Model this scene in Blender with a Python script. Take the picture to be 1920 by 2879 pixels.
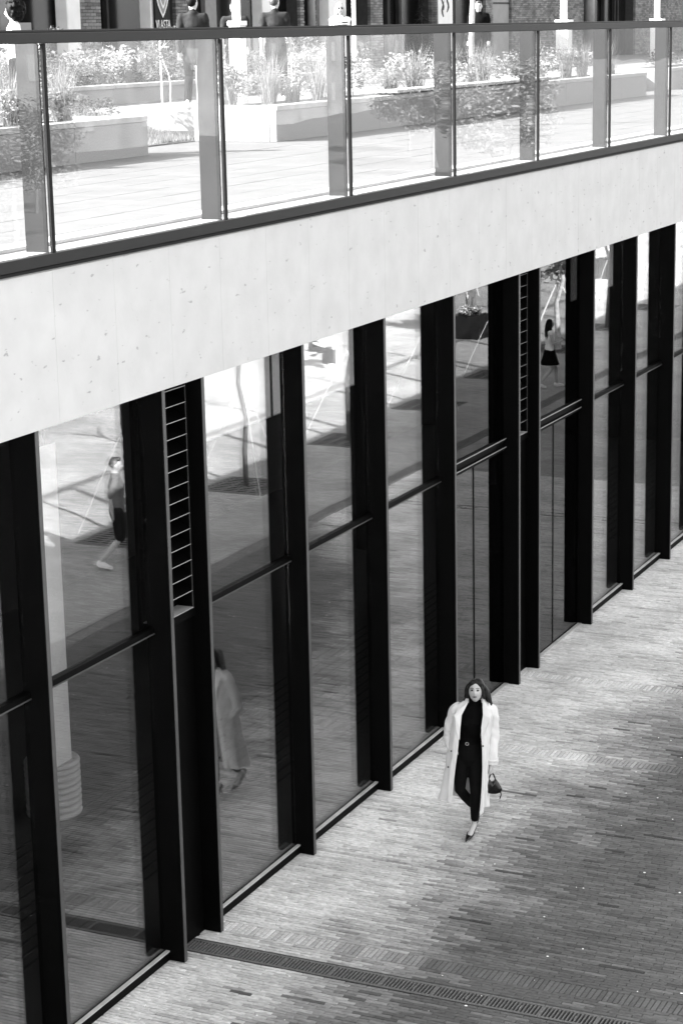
import bpy, bmesh, math, random
from math import sin, cos, pi, radians, sqrt, atan2, exp
from mathutils import Vector, Matrix, noise as mnoise
random.seed(7)
for o in list(bpy.data.objects): bpy.data.objects.remove(o)
SC = bpy.context.scene
COL = SC.collection

# ------------------------------------------------------------------ camera, sky, sun, exposure
cam = bpy.data.cameras.new('camera'); camo = bpy.data.objects.new('camera', cam); COL.objects.link(camo)
cam.sensor_fit = 'VERTICAL'; cam.sensor_height = 36.0; cam.lens = 72.02
cam.clip_start = 0.1; cam.clip_end = 1500
CAM = Vector((0, -9.0116, 8.3))
FW = Vector((0.87986, 0.41667, -0.22853)); RT = Vector((0.42359, -0.90562, -0.02032)); UP = Vector((0.21543, 0.07892, 0.97332))
camo.matrix_world = Matrix(((RT.x, UP.x, -FW.x, CAM.x), (RT.y, UP.y, -FW.y, CAM.y), (RT.z, UP.z, -FW.z, CAM.z), (0, 0, 0, 1)))
cam.dof.use_dof = True; cam.dof.focus_distance = 22.0; cam.dof.aperture_fstop = 8.0
SC.camera = camo

SUN_EL = radians(31.0)
SUN_DIR = Vector((-sin(radians(33)) * cos(SUN_EL), cos(radians(33)) * cos(SUN_EL), sin(SUN_EL)))   # towards the sun
w = bpy.data.worlds.new('World'); SC.world = w; w.use_nodes = True
nt = w.node_tree; nt.nodes.clear()
wo = nt.nodes.new('ShaderNodeOutputWorld'); bg = nt.nodes.new('ShaderNodeBackground')
sky = nt.nodes.new('ShaderNodeTexSky'); sky.sky_type = 'NISHITA'; sky.sun_disc = False
sky.sun_elevation = SUN_EL; sky.sun_rotation = atan2(SUN_DIR.x, SUN_DIR.y); sky.air_density = 1.4; sky.dust_density = 3.0
bw = nt.nodes.new('ShaderNodeRGBToBW')
nt.links.new(sky.outputs[0], bw.inputs[0]); nt.links.new(bw.outputs[0], bg.inputs[0]); nt.links.new(bg.outputs[0], wo.inputs[0])
bg.inputs[1].default_value = 0.115
sl = bpy.data.lights.new('sun', 'SUN'); sl.energy = 5.0; sl.angle = radians(0.53); sl.color = (1, 1, 1)
so = bpy.data.objects.new('sun', sl); COL.objects.link(so)
so.rotation_euler = (-SUN_DIR).to_track_quat('-Z', 'Y').to_euler(); so.location = (0, 40, 60)
SC.view_settings.view_transform = 'Standard'; SC.view_settings.look = 'None'
SC.view_settings.exposure = 2.88; SC.view_settings.gamma = 1.0; SC.view_settings.use_curve_mapping = False
SC.render.engine = 'CYCLES'
SC.cycles.max_bounces = 10; SC.cycles.transparent_max_bounces = 24; SC.cycles.glossy_bounces = 6
SC.cycles.sample_clamp_indirect = 6.0; SC.cycles.use_denoising = True; SC.cycles.blur_glossy = 0.3

# ------------------------------------------------------------------ materials (a black and white picture: every colour is a grey)
MATS = {}
def mat(name, v, rough=0.7, var=0.15, scale=6.0, bump=0.0, bscale=60.0, spec=0.5, metal=0.0, detail=6.0, dark=None, world=False, stretch=None):
    """grey Principled material; var = relative spread of a noise on the grey, dark = (threshold, grey, scale) for specks"""
    m = bpy.data.materials.new(name); m.use_nodes = True; t = m.node_tree; N = t.nodes; L = t.links
    b = N['Principled BSDF']; b.inputs['Roughness'].default_value = rough; b.inputs['Metallic'].default_value = metal
    b.inputs['Specular IOR Level'].default_value = spec
    b.inputs['Base Color'].default_value = (v, v, v, 1)
    if world:
        ge = N.new('ShaderNodeNewGeometry'); crd = ge.outputs['Position']
    else:
        tc = N.new('ShaderNodeTexCoord'); crd = tc.outputs['Object']
    if var > 0:
        n = N.new('ShaderNodeTexNoise'); n.inputs['Scale'].default_value = scale; n.inputs['Detail'].default_value = detail
        L.new(crd, n.inputs['Vector'])
        r = N.new('ShaderNodeMapRange'); r.inputs['From Min'].default_value = 0.3; r.inputs['From Max'].default_value = 0.7
        r.inputs['To Min'].default_value = v * (1 - var); r.inputs['To Max'].default_value = v * (1 + var)
        L.new(n.outputs['Fac'], r.inputs['Value']); src = r.outputs[0]
        if dark:
            n2 = N.new('ShaderNodeTexNoise'); n2.inputs['Scale'].default_value = dark[2]; n2.inputs['Detail'].default_value = 3
            mp_ = N.new('ShaderNodeMapping'); mp_.inputs['Scale'].default_value = stretch or (1, 1, 1); L.new(crd, mp_.inputs['Vector']); L.new(mp_.outputs[0], n2.inputs['Vector'])
            r2 = N.new('ShaderNodeMapRange'); r2.inputs['From Min'].default_value = dark[0]; r2.inputs['From Max'].default_value = dark[0] + 0.05
            r2.inputs['To Min'].default_value = 1; r2.inputs['To Max'].default_value = dark[1] / v
            L.new(n2.outputs['Fac'], r2.inputs['Value'])
            mu = N.new('ShaderNodeMath'); mu.operation = 'MULTIPLY'; L.new(src, mu.inputs[0]); L.new(r2.outputs[0], mu.inputs[1]); src = mu.outputs[0]
        L.new(src, b.inputs['Base Color'])
    if bump > 0:
        n3 = N.new('ShaderNodeTexNoise'); n3.inputs['Scale'].default_value = bscale; n3.inputs['Detail'].default_value = 5
        L.new(crd, n3.inputs['Vector'])
        bp = N.new('ShaderNodeBump'); bp.inputs['Strength'].default_value = bump; bp.inputs['Distance'].default_value = 0.01
        L.new(n3.outputs['Fac'], bp.inputs['Height']); L.new(bp.outputs[0], b.inputs['Normal'])
    MATS[name] = m; return m

def glass_mat(name, ior, tint, wave, rough=0.0):
    m = bpy.data.materials.new(name); m.use_nodes = True; t = m.node_tree; N = t.nodes; L = t.links; N.clear()
    out = N.new('ShaderNodeOutputMaterial'); mix = N.new('ShaderNodeMixShader'); tr = N.new('ShaderNodeBsdfTransparent')
    gl = N.new('ShaderNodeBsdfGlossy'); gl.inputs['Roughness'].default_value = rough; gl.inputs['Color'].default_value = (1, 1, 1, 1)
    tr.inputs['Color'].default_value = (tint, tint, tint, 1)
    fr = N.new('ShaderNodeFresnel'); gb_ = N.new('ShaderNodeNewGeometry'); io = N.new('ShaderNodeMapRange'); io.inputs['To Min'].default_value = ior; io.inputs['To Max'].default_value = 1 / ior
    L.new(gb_.outputs['Backfacing'], io.inputs['Value']); L.new(io.outputs[0], fr.inputs['IOR'])       # same reflectance on the way out as on the way in
    tc = N.new('ShaderNodeTexCoord'); n = N.new('ShaderNodeTexNoise'); n.inputs['Scale'].default_value = 0.9; n.inputs['Detail'].default_value = 1.0
    mp = N.new('ShaderNodeMapping'); mp.inputs['Scale'].default_value = (1, 1, 0.8)
    oi = N.new('ShaderNodeObjectInfo'); ad = N.new('ShaderNodeVectorMath'); ad.operation = 'ADD'; sc_ = N.new('ShaderNodeMath'); sc_.operation = 'MULTIPLY'; sc_.inputs[1].default_value = 37.0
    L.new(oi.outputs['Random'], sc_.inputs[0]); L.new(tc.outputs['Object'], mp.inputs['Vector']); L.new(mp.outputs[0], ad.inputs[0]); L.new(sc_.outputs[0], ad.inputs[1]); L.new(ad.outputs[0], n.inputs['Vector'])
    bp = N.new('ShaderNodeBump'); bp.inputs['Strength'].default_value = 1.0; bp.inputs['Distance'].default_value = wave
    L.new(n.outputs['Fac'], bp.inputs['Height']); L.new(bp.outputs[0], gl.inputs['Normal'])
    L.new(fr.outputs[0], mix.inputs[0]); L.new(tr.outputs[0], mix.inputs[1]); L.new(gl.outputs[0], mix.inputs[2]); L.new(mix.outputs[0], out.inputs['Surface'])
    MATS[name] = m; return m

def brick_mat(name, lo, hi, rough=0.75, streak=False):
    """clinker: grey by the 'shade' attribute of every brick, plus grain and worn patches"""
    m = bpy.data.materials.new(name); m.use_nodes = True; t = m.node_tree; N = t.nodes; L = t.links
    b = N['Principled BSDF']; b.inputs['Roughness'].default_value = rough
    at = N.new('ShaderNodeAttribute'); at.attribute_name = 'shade'
    r = N.new('ShaderNodeMapRange'); r.inputs['To Min'].default_value = lo; r.inputs['To Max'].default_value = hi; L.new(at.outputs['Fac'], r.inputs['Value'])
    ge = N.new('ShaderNodeNewGeometry'); n = N.new('ShaderNodeTexNoise'); n.inputs['Scale'].default_value = 1; n.inputs['Detail'].default_value = 6
    mp = N.new('ShaderNodeMapping'); mp.inputs['Scale'].default_value = (70, 14, 45) if streak else (45, 45, 45); L.new(ge.outputs['Position'], mp.inputs['Vector']); L.new(mp.outputs[0], n.inputs['Vector'])
    r2 = N.new('ShaderNodeMapRange'); r2.inputs['From Min'].default_value = .3; r2.inputs['From Max'].default_value = .7; r2.inputs['To Min'].default_value =   .70 if streak else .75; r2.inputs['To Max'].default_value = 1.28 if streak else 1.25
    L.new(n.outputs['Fac'], r2.inputs['Value'])
    n4 = N.new('ShaderNodeTexNoise'); n4.inputs['Scale'].default_value = 1.1; n4.inputs['Detail'].default_value = 4; L.new(ge.outputs['Position'], n4.inputs['Vector'])
    r4 = N.new('ShaderNodeMapRange'); r4.inputs['From Min'].default_value = .35; r4.inputs['From Max'].default_value = .65; r4.inputs['To Min'].default_value = .82; r4.inputs['To Max'].default_value = 1.15
    L.new(n4.outputs['Fac'], r4.inputs['Value'])
    m1 = N.new('ShaderNodeMath'); m1.operation = 'MULTIPLY'; L.new(r.outputs[0], m1.inputs[0]); L.new(r2.outputs[0], m1.inputs[1])
    m2 = N.new('ShaderNodeMath'); m2.operation = 'MULTIPLY'; L.new(m1.outputs[0], m2.inputs[0]); L.new(r4.outputs[0], m2.inputs[1])
    L.new(m2.outputs[0], b.inputs['Base Color'])
    bp = N.new('ShaderNodeBump'); bp.inputs['Strength'].default_value = .35; bp.inputs['Distance'].default_value = .004
    L.new(n.outputs['Fac'], bp.inputs['Height']); L.new(bp.outputs[0], b.inputs['Normal'])
    MATS[name] = m; return m

def plaza_mat(name, row, length, lo, hi, mortar, rot=0):
    m = bpy.data.materials.new(name); m.use_nodes = True; t = m.node_tree; N = t.nodes; L = t.links
    b = N['Principled BSDF']; b.inputs['Roughness'].default_value = .8
    ge = N.new('ShaderNodeNewGeometry'); mp = N.new('ShaderNodeMapping'); mp.inputs['Rotation'].default_value = (0, 0, rot)
    L.new(ge.outputs['Position'], mp.inputs['Vector'])
    bt = N.new('ShaderNodeTexBrick'); bt.inputs['Scale'].default_value = 1.0; bt.inputs['Brick Width'].default_value = length; bt.inputs['Row Height'].default_value = row
    bt.inputs['Mortar Size'].default_value = row * .1; bt.inputs['Color1'].default_value = (lo, lo, lo, 1); bt.inputs['Color2'].default_value = (hi, hi, hi, 1); bt.inputs['Mortar'].default_value = (mortar,) * 3 + (1,)
    L.new(mp.outputs[0], bt.inputs['Vector'])
    n = N.new('ShaderNodeTexNoise'); n.inputs['Scale'].default_value = .6; n.inputs['Detail'].default_value = 8; L.new(ge.outputs['Position'], n.inputs['Vector'])
    r = N.new('ShaderNodeMapRange'); r.inputs['From Min'].default_value = .3; r.inputs['From Max'].default_value = .7; r.inputs['To Min'].default_value = .75; r.inputs['To Max'].default_value = 1.2
    L.new(n.outputs['Fac'], r.inputs['Value'])
    vm = N.new('ShaderNodeVectorMath'); vm.operation = 'SCALE'; L.new(bt.outputs['Color'], vm.inputs[0]); L.new(r.outputs[0], vm.inputs['Scale'])
    L.new(vm.outputs[0], b.inputs['Base Color'])
    MATS[name] = m; return m

def leaf_mat(name, v, trans=.35):
    m = bpy.data.materials.new(name); m.use_nodes = True; t = m.node_tree; N = t.nodes; L = t.links; N.clear()
    out = N.new('ShaderNodeOutputMaterial'); mix = N.new('ShaderNodeMixShader'); d = N.new('ShaderNodeBsdfDiffuse'); tr = N.new('ShaderNodeBsdfTranslucent')
    ge = N.new('ShaderNodeNewGeometry'); r = N.new('ShaderNodeMapRange'); r.inputs['To Min'].default_value = v * .55; r.inputs['To Max'].default_value = v * 1.5
    L.new(ge.outputs['Random Per Island'], r.inputs['Value']); L.new(r.outputs[0], d.inputs['Color']); L.new(r.outputs[0], tr.inputs['Color'])
    mix.inputs[0].default_value = trans; L.new(d.outputs[0], mix.inputs[1]); L.new(tr.outputs[0], mix.inputs[2]); L.new(mix.outputs[0], out.inputs[0])
    MATS[name] = m; return m

mat('black_paint', .0014, .55, .25, 3, spec=.05)
mat('fin_edge', .05, .45, .25, 4, spec=.5)  # raised grey, carries the light on the fin fronts
mat('rail_paint', .007, .55, .2, 5, spec=.25)
mat('rail_dark', .005, .6, .2, 5, spec=.12)
mat('plate', .008, .6, .35, 3, spec=.1)
mat('alu', .40, .5, .2, 8)
mat('concrete', .47, .8, .055, 3.5, bump=.12, bscale=40, dark=(.675, .30, 13.0), world=True, stretch=(.6, 1, 1.5), detail=9)
mat('bead', .2, .5, .2, 8)
mat('joint', .55, .9, .1)
mat('sand', .07, .95, .35, 14, world=True)
mat('mortar', .018, .95, .3, 30)
brick_mat('clinker', .0, .66, .75, streak=True)
plaza_mat('plaza_brick', .053, .212, .25, .39, .12, pi / 2)
mat('iron', .11, .7, .35, 40, bump=.3, world=True)
mat('iron_frame', .03, .7, .3, 30, world=True)
mat('recess_black', .002, .9, .1, spec=.05)  # near-black, shade of hollows put into the colour
mat('slab_stone', .075, .8, .14, 2.2, bump=.1, bscale=90, world=True)
mat('slab_bed', .16, .9, .1)
mat('band_stone', .30, .8, .15, 3)
mat('granite', .19, .85, .28, 60, bump=.4, bscale=120, world=True)
mat('coping', .26, .8, .1, 8, bump=.1, world=True)
mat('timber', .30, .7, .25, 9)
mat('soil', .07, .95, .3, 12, bump=.6, bscale=30)
mat('street', .12, .85, .15, 1.2)
mat('brick_core', .035, .9, .2, 8)
brick_mat('wall_brick', .08, .21, .85)
mat('white_paint', .62, .6, .06, 3)
mat('white_matt', .8, .9, .05, 3)
mat('grey_door', .20, .6, .1, 3)
mat('dark_glass', .004, .15, .3, 1.5, spec=.6)
mat('curtain', .012, .9, .5, 3)
mat('grey_pipe', .16, .5, .1)
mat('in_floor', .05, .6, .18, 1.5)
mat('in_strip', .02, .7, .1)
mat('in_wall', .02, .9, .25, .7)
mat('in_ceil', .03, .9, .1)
mat('blind', .85, .9, .06, 3)
mat('skin', .41, .5, .06, 8)
mat('skin_dark', .22, .5, .08, 8)
mat('hair_dark', .003, .6, .5, 40, bump=.5, bscale=90, spec=.08)
mat('hair_fair', .30, .5, .35, 40, bump=.5, bscale=80)
mat('hair_mid', .03, .5, .35, 40, bump=.4, bscale=80)
mat('cloth_black', .0025, .9, .3, 10, bump=.2, bscale=200, spec=.05)
mat('cloth_dark', .018, .9, .3, 10, bump=.2, bscale=200, spec=.1)
mat('denim_black', .003, .85, .3, 10, spec=.08)
mat('coat', .64, .8, .05, 5, bump=.12, bscale=40)
mat('cloth_grey', .13, .85, .12, 8)
mat('cloth_white', .72, .85, .06, 8)
mat('leather', .003, .25, .3, 20, spec=.4)
mat('lip', .06, .45, .1)
mat('eye', .006, .2, 0)
mat('eye_white', .34, .3, 0)
mat('brow', .02, .8, 0)
mat('metal_bright', .6, .3, 0, metal=.8)
mat('bark', .42, .85, .3, 14, bump=.5, bscale=30)
mat('bark_dark', .09, .9, .3, 14, bump=.5, bscale=30)
mat('rope', .6, .8, .1)
mat('planter_black', .005, .5, .2)
mat('ink', .03, .7, .2)
mat('pale_render', .14, .9, .3, .3)
mat('shade_grey', .05, .9, .2, 3, world=True)  # shade of the far ground put into its grey
leaf_mat('leaf_bright', .16)  # grey raised above leaf so the far crowns haze the balustrade glass
leaf_mat('leaf', .10); leaf_mat('leaf_pale', .27); leaf_mat('grass', .20, .4); leaf_mat('flower', .72, .2); leaf_mat('conifer', .05, .2)
glass_mat('glass', 1.78, .93, .0007)
glass_mat('glass_in', 1.58, .93, .0006)
glass_mat('glass_door', 1.42, .3, .0004)
glass_mat('glass_rail', 1.58, .985, .003)

# ------------------------------------------------------------------ mesh helpers
class MB:
    def __init__(s): s.v = []; s.f = []; s.sh = []
    def add(s, vs, fs):
        k = len(s.v); s.v += [tuple(p) for p in vs]; s.f += [tuple(i + k for i in q) for q in fs]; return s
    def box(s, x0, x1, y0, y1, z0, z1):
        vs = [(x, y, z) for z in (z0, z1) for y in (y0, y1) for x in (x0, x1)]
        return s.add(vs, [(0, 2, 3, 1), (4, 5, 7, 6), (0, 1, 5, 4), (2, 6, 7, 3), (0, 4, 6, 2), (1, 3, 7, 5)])
    def bbox(s, x0, x1, y0, y1, z0, z1, c=.004):
        """box with chamfered vertical and horizontal edges"""
        bm = bmesh.new(); bmesh.ops.create_cube(bm, size=1)
        for v in bm.verts: v.co = Vector(((x0 + x1) / 2 + v.co.x * (x1 - x0), (y0 + y1) / 2 + v.co.y * (y1 - y0), (z0 + z1) / 2 + v.co.z * (z1 - z0)))
        bmesh.ops.bevel(bm, geom=bm.edges[:], offset=c, segments=1, affect='EDGES')
        bm.verts.index_update(); s.add([v.co for v in bm.verts], [[v.index for v in f.verts] for f in bm.faces]); bm.free(); return s
    def tube(s, pts, rad, n=8, ref=(1, 0, 0), cap=True):
        vs, fs = tube(pts, rad, n, ref, cap); return s.add(vs, fs)
    def cyl(s, c, r, z0, z1, n=16, r2=None):
        r2 = r if r2 is None else r2
        vs = [(c[0] + r * cos(2 * pi * i / n), c[1] + r * sin(2 * pi * i / n), z0) for i in range(n)] + [(c[0] + r2 * cos(2 * pi * i / n), c[1] + r2 * sin(2 * pi * i / n), z1) for i in range(n)]
        return s.add(vs, [(i, (i + 1) % n, n + (i + 1) % n, n + i) for i in range(n)] + [tuple(range(n - 1, -1, -1)), tuple(range(n, 2 * n))])
    def mesh(s, name, m, smooth=False):
        me = bpy.data.meshes.new(name); me.from_pydata(s.v, [], s.f); me.materials.append(MATS[m]); me.update()
        if smooth: me.polygons.foreach_set('use_smooth', [True] * len(me.polygons))
        return me
    def build(s, name, m, parent=None, loc=None, smooth=False, **kw):
        return link(name, s.mesh(name, m, smooth), parent, loc, **kw)

def link(name, data, parent=None, loc=None, rz=None, **kw):
    o = bpy.data.objects.new(name, data); COL.objects.link(o)
    if parent: o.parent = parent
    if loc is not None: o.location = loc
    if rz is not None: o.rotation_euler = (0, 0, rz)
    for k, v in kw.items():
        if v is not None: o[k] = v
    return o
def thing(name, label, cat, loc=(0, 0, 0), rz=0, group=None):
    return link(name, None, None, loc, rz, label=label, category=cat, group=group)
def copy_tree(o, parent=None):
    c = o.copy(); COL.objects.link(c); c.parent = parent
    for ch in o.children:
        copy_tree(ch, c)
    return c

def tube(pts, rad, n=10, ref=(1, 0, 0), cap=True):
    """closed tapered tube; rad = one (a, b) or number per point, a along ref, b across"""
    P = [Vector(p) for p in pts]; R = [(r, r) if not isinstance(r, (tuple, list)) else r for r in rad]
    if cap:      # rounded ends
        def ends(p, q, r):
            d = (p - q).normalized(); m = min(r)
            return [(p + d * m * .92, (r[0] * .38, r[1] * .38)), (p + d * m * .6, (r[0] * .8, r[1] * .8))]
        e0 = ends(P[0], P[1], R[0]); e1 = ends(P[-1], P[-2], R[-1])
        P2 = [e[0] for e in e0] + P + [e[0] for e in reversed(e1)]; R = [e[1] for e in e0] + R + [e[1] for e in reversed(e1)]; P = P2
    vs = []; fs = []; ref = Vector(ref); m = len(P)
    for i, p in enumerate(P):
        t = (P[min(i + 1, m - 1)] - P[max(i - 1, 0)]).normalized()
        a = ref - t * ref.dot(t)
        if a.length < .05: a = Vector((0, 1, 0)) - t * t.y
        a.normalize(); b = t.cross(a)
        for k in range(n):
            th = 2 * pi * k / n; vs.append(p + a * (R[i][0] * cos(th)) + b * (R[i][1] * sin(th)))
    for i in range(m - 1):
        for k in range(n): fs.append((i * n + k, i * n + (k + 1) % n, (i + 1) * n + (k + 1) % n, (i + 1) * n + k))
    fs.append(tuple(range(n - 1, -1, -1))); fs.append(tuple(range((m - 1) * n, m * n)))
    return vs, fs
def ellipsoid(c, r, n=16, fn=None):
    vs = []; fs = []; m = n // 2 + 2
    for i in range(m + 1):
        ph = pi * i / m
        for k in range(n):
            th = 2 * pi * k / n; d = Vector((sin(ph) * cos(th), sin(ph) * sin(th), cos(ph)))
            q = Vector((d.x * r[0], d.y * r[1], d.z * r[2]))
            if fn: q = fn(d, q)
            vs.append(Vector(c) + q)
    for i in range(m):
        for k in range(n): fs.append(((i + 1) * n + k, (i + 1) * n + (k + 1) % n, i * n + (k + 1) % n, i * n + k))
    return vs, fs
def fuse(parts, name, m, voxel=.012, smooth=3, parent=None, sub=False, disp=None):
    """several closed shapes -> one continuous skin"""
    b = MB()
    for vs, fs in parts: b.add(vs, fs)
    me = b.mesh('tmp', m); o = bpy.data.objects.new('tmp', me); COL.objects.link(o)
    r = o.modifiers.new('r', 'REMESH'); r.mode = 'VOXEL'; r.voxel_size = voxel; r.use_smooth_shade = True
    if smooth:
        s = o.modifiers.new('s', 'SMOOTH'); s.factor = .5; s.iterations = smooth
    dg = bpy.context.evaluated_depsgraph_get(); me2 = bpy.data.meshes.new_from_object(o.evaluated_get(dg))
    bpy.data.objects.remove(o); bpy.data.meshes.remove(me)
    me2.name = name; me2.materials.clear(); me2.materials.append(MATS[m])
    if disp:
        for v in me2.vertices: v.co = disp(v.co.copy())
    me2.polygons.foreach_set('use_smooth', [True] * len(me2.polygons)); me2.update()
    return link(name, me2, parent)
def hsh(*a): return (sin(sum(x * k for x, k in zip(a, (12.9898, 78.233, 37.719)))) * 43758.5453) % 1.0

# ------------------------------------------------------------------ ground: brick passage below, plaza around it
BX0, BX1, BY0, BY1 = 12.4, 36.0, -6.2, -0.02      # laid brick by brick
pv = MB(); pv.add([(BX0, BY0, -.03), (BX1, BY0, -.03), (BX1, .3, -.03), (BX0, .3, -.03)], [(0, 1, 2, 3)])
pavement = pv.build('pavement', 'mortar', kind='structure')
for (a, b) in ((BX0, 15.28), (15.57, BX1)): MB().add([(a, BY0, -.011), (b, BY0, -.011), (b, -1.75, -.011), (a, -1.75, -.011)], [(0, 1, 2, 3)]).build('joint_sand', 'sand', pavement)
pz = MB()
Z0 = -.004
for (a, b, c, d) in ((-400, 500, -18, BY0), (-400, BX0, BY0, .3), (BX1, 500, BY0, .3)):
    pz.add([(a, c, Z0), (b, c, Z0), (b, d, Z0), (a, d, Z0)], [(0, 1, 2, 3)])
pz.build('plaza', 'plaza_brick', kind='structure')
MB().add([(-400, -600, -.008), (500, -600, -.008), (500, -18, -.008), (-400, -18, -.008)], [(0, 1, 2, 3)]).build('shade_ground', 'shade_grey', kind='structure')  # added dark ground, stands in for shade mirrored in the balustrade glass
MB().box(-400, 500, -18.15, -18.001, -.1, .06).build('kerb', 'granite', kind='structure')

bricks = []    # (x0,x1,y0,y1,shade)
ROW, LEN, J, JY = .049, .212, .0074, .0042
DR = (15.29, 15.555)             # drain channel across the passage
SOLD = ((15.80, 16.01), (21.48, 21.69), (24.25, 24.46))
stops = sorted([(BX0, 'e'), (BX1, 'e')])
segs = []; x = BX0
for a, b in sorted([(DR[0] - .005, DR[1] + .005)] + [(a, b) for a, b in SOLD]):
    segs.append((x, a)); x = b
segs.append((x, BX1))
rng = random.Random(3)
def wear(x, y):
    """pale dusty wash along the glass front, dark trodden bricks further out"""
    n = mnoise.noise((x * .55, y * .8, 3.1)) * .75 + mnoise.noise((x * 1.7, y * 2.2, 8.2)) * .45 + mnoise.noise((x * 5, y * 6, 1.2)) * .5 + mnoise.noise((x * 13, y * 5, 4.2)) * .4
    e = -1.30 - .10 * (x - 15) + n * .75 - max(0, x - 26.5) * .6
    q = min(1, max(0, (y - e + 1.25) / 2.3)); q = q * q * (3 - 2 * q)
    return .135 + .785 * q
def put(x0, x1, y0, y1, s):
    bricks.append((x0, x1, y0, y1, min(max(s, 0), 1)))
for a, b in segs:
    nrow = max(1, round((b - a) / ROW)); pitch = (b - a) / nrow; off = 0
    for i in range(nrow):
        xx = a + i * pitch; off = (off + LEN * rng.uniform(.3, .7)) % LEN; y = BY1 + off; run = 0; rowv = rng.gauss(0, .05)
        while y > BY0:
            y1 = min(y, BY1); y0 = max(y - LEN + JY, BY0); wv = wear(xx, y)
            if run > 0: run -= 1
            elif rng.random() < .014: run = rng.choice((1, 1, 2))
            s_ = wv + rowv * wv * 1.2 + rng.gauss(0, .075 * wv + .012)
            if run and wv < .72: s_ *= .3
            if rng.random() < .05: s_ *= .72
            gap = rng.choice((0, 0, 0, 0, .003, .008)) if wv > .5 else 0
            if y1 - y0 > .02: put(xx + J / 2 + gap, xx + pitch - J / 2, y0, y1, s_)
            y -= LEN
for a, b in SOLD:
    y = BY1
    while y > BY0:
        put(a + .003, b - .003, y - ROW + J, y, wear(a, y) * (1 + rng.gauss(.03, .10))); y -= ROW
def brick_geo(x0, x1, y0, y1, dz, tx, ty, c=.0035):
    zt = lambda x, y: dz + tx * (x - (x0 + x1) / 2) + ty * (y - (y0 + y1) / 2)
    lo = [(x0, y0, -.03), (x1, y0, -.03), (x1, y1, -.03), (x0, y1, -.03)]
    mi = [(p[0], p[1], zt(p[0], p[1]) - .004) for p in lo]
    to = [(x0 + c, y0 + c), (x1 - c, y0 + c), (x1 - c, y1 - c), (x0 + c, y1 - c)]; to = [(p[0], p[1], zt(*p)) for p in to]
    return lo + mi + to, [(i, (i + 1) % 4, 4 + (i + 1) % 4, 4 + i) for i in range(4)] + [(4 + i, 4 + (i + 1) % 4, 8 + (i + 1) % 4, 8 + i) for i in range(4)] + [(8, 9, 10, 11)]
def infr(x, y):
    d = Vector((x, y, 0)) - CAM; z = d.dot(FW); return abs(d.dot(RT)) / z < .1667 * .99 and abs(d.dot(UP)) / z < .2499 * .99
full = lambda b: abs((b[3] - b[2]) - (LEN - JY)) < .02 and abs((b[1] - b[0]) - (ROW - J)) < .01
near = sorted([i for i, b in enumerate(bricks) if full(b) and b[3] < -.1 and infr((b[0] + b[1]) / 2, b[2]) and infr(b[0], b[3])], key=lambda i: (Vector(((bricks[i][0] + bricks[i][1]) / 2, bricks[i][2], 0)) - CAM).length)[:290]
nearset = set(near)
def set_shade(me, vals):
    a = me.attributes.new('shade', 'FLOAT', 'FACE'); a.data.foreach_set('value', vals)
bb = MB(); shv = []
for i, b in enumerate(bricks):
    if i in nearset: continue
    vs, fs = brick_geo(b[0], b[1], b[2], b[3], rng.gauss(0, .0012), rng.gauss(0, .02), rng.gauss(0, .008)); bb.add(vs, fs); shv += [b[4]] * len(fs)
me = bb.mesh('paving_bricks', 'clinker'); set_shade(me, shv); link('paving_bricks', me, pavement, kind='stuff')
variants = []
for k in range(16):
    vs, fs = brick_geo(-(ROW - J) / 2, (ROW - J) / 2, -(LEN - JY) / 2, (LEN - JY) / 2, rng.gauss(0, .0012), rng.gauss(0, .02), rng.gauss(0, .008))
    b = MB().add(vs, fs); me = b.mesh('brick', 'clinker'); set_shade(me, [[.12, .22, .28, .33, .38, .43, .48, .53, .58, .63, .68, .72, .76, .80, .84, .9][k]] * len(fs)); variants.append(me)
for i in near:
    b = bricks[i]; k = min(range(16), key=lambda j: abs([.12, .22, .28, .33, .38, .43, .48, .53, .58, .63, .68, .72, .76, .80, .84, .9][j] - b[4]))
    link('brick', variants[k], pavement, ((b[0] + b[1]) / 2, (b[2] + b[3]) / 2, 0))
# small litter on the bricks
lit = MB()
for k in range(130):
    x = rng.uniform(13.6, 30); y = rng.uniform(-5.5, -1.2); r = rng.uniform(.004, .013)
    lit.add(*ellipsoid((x, y, .004), (r, r * rng.uniform(.6, 1.4), .004), 6))
lit.build('grit', 'white_matt', label='pale specks of grit strewn over the brick passage', category='grit', kind='stuff')

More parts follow.
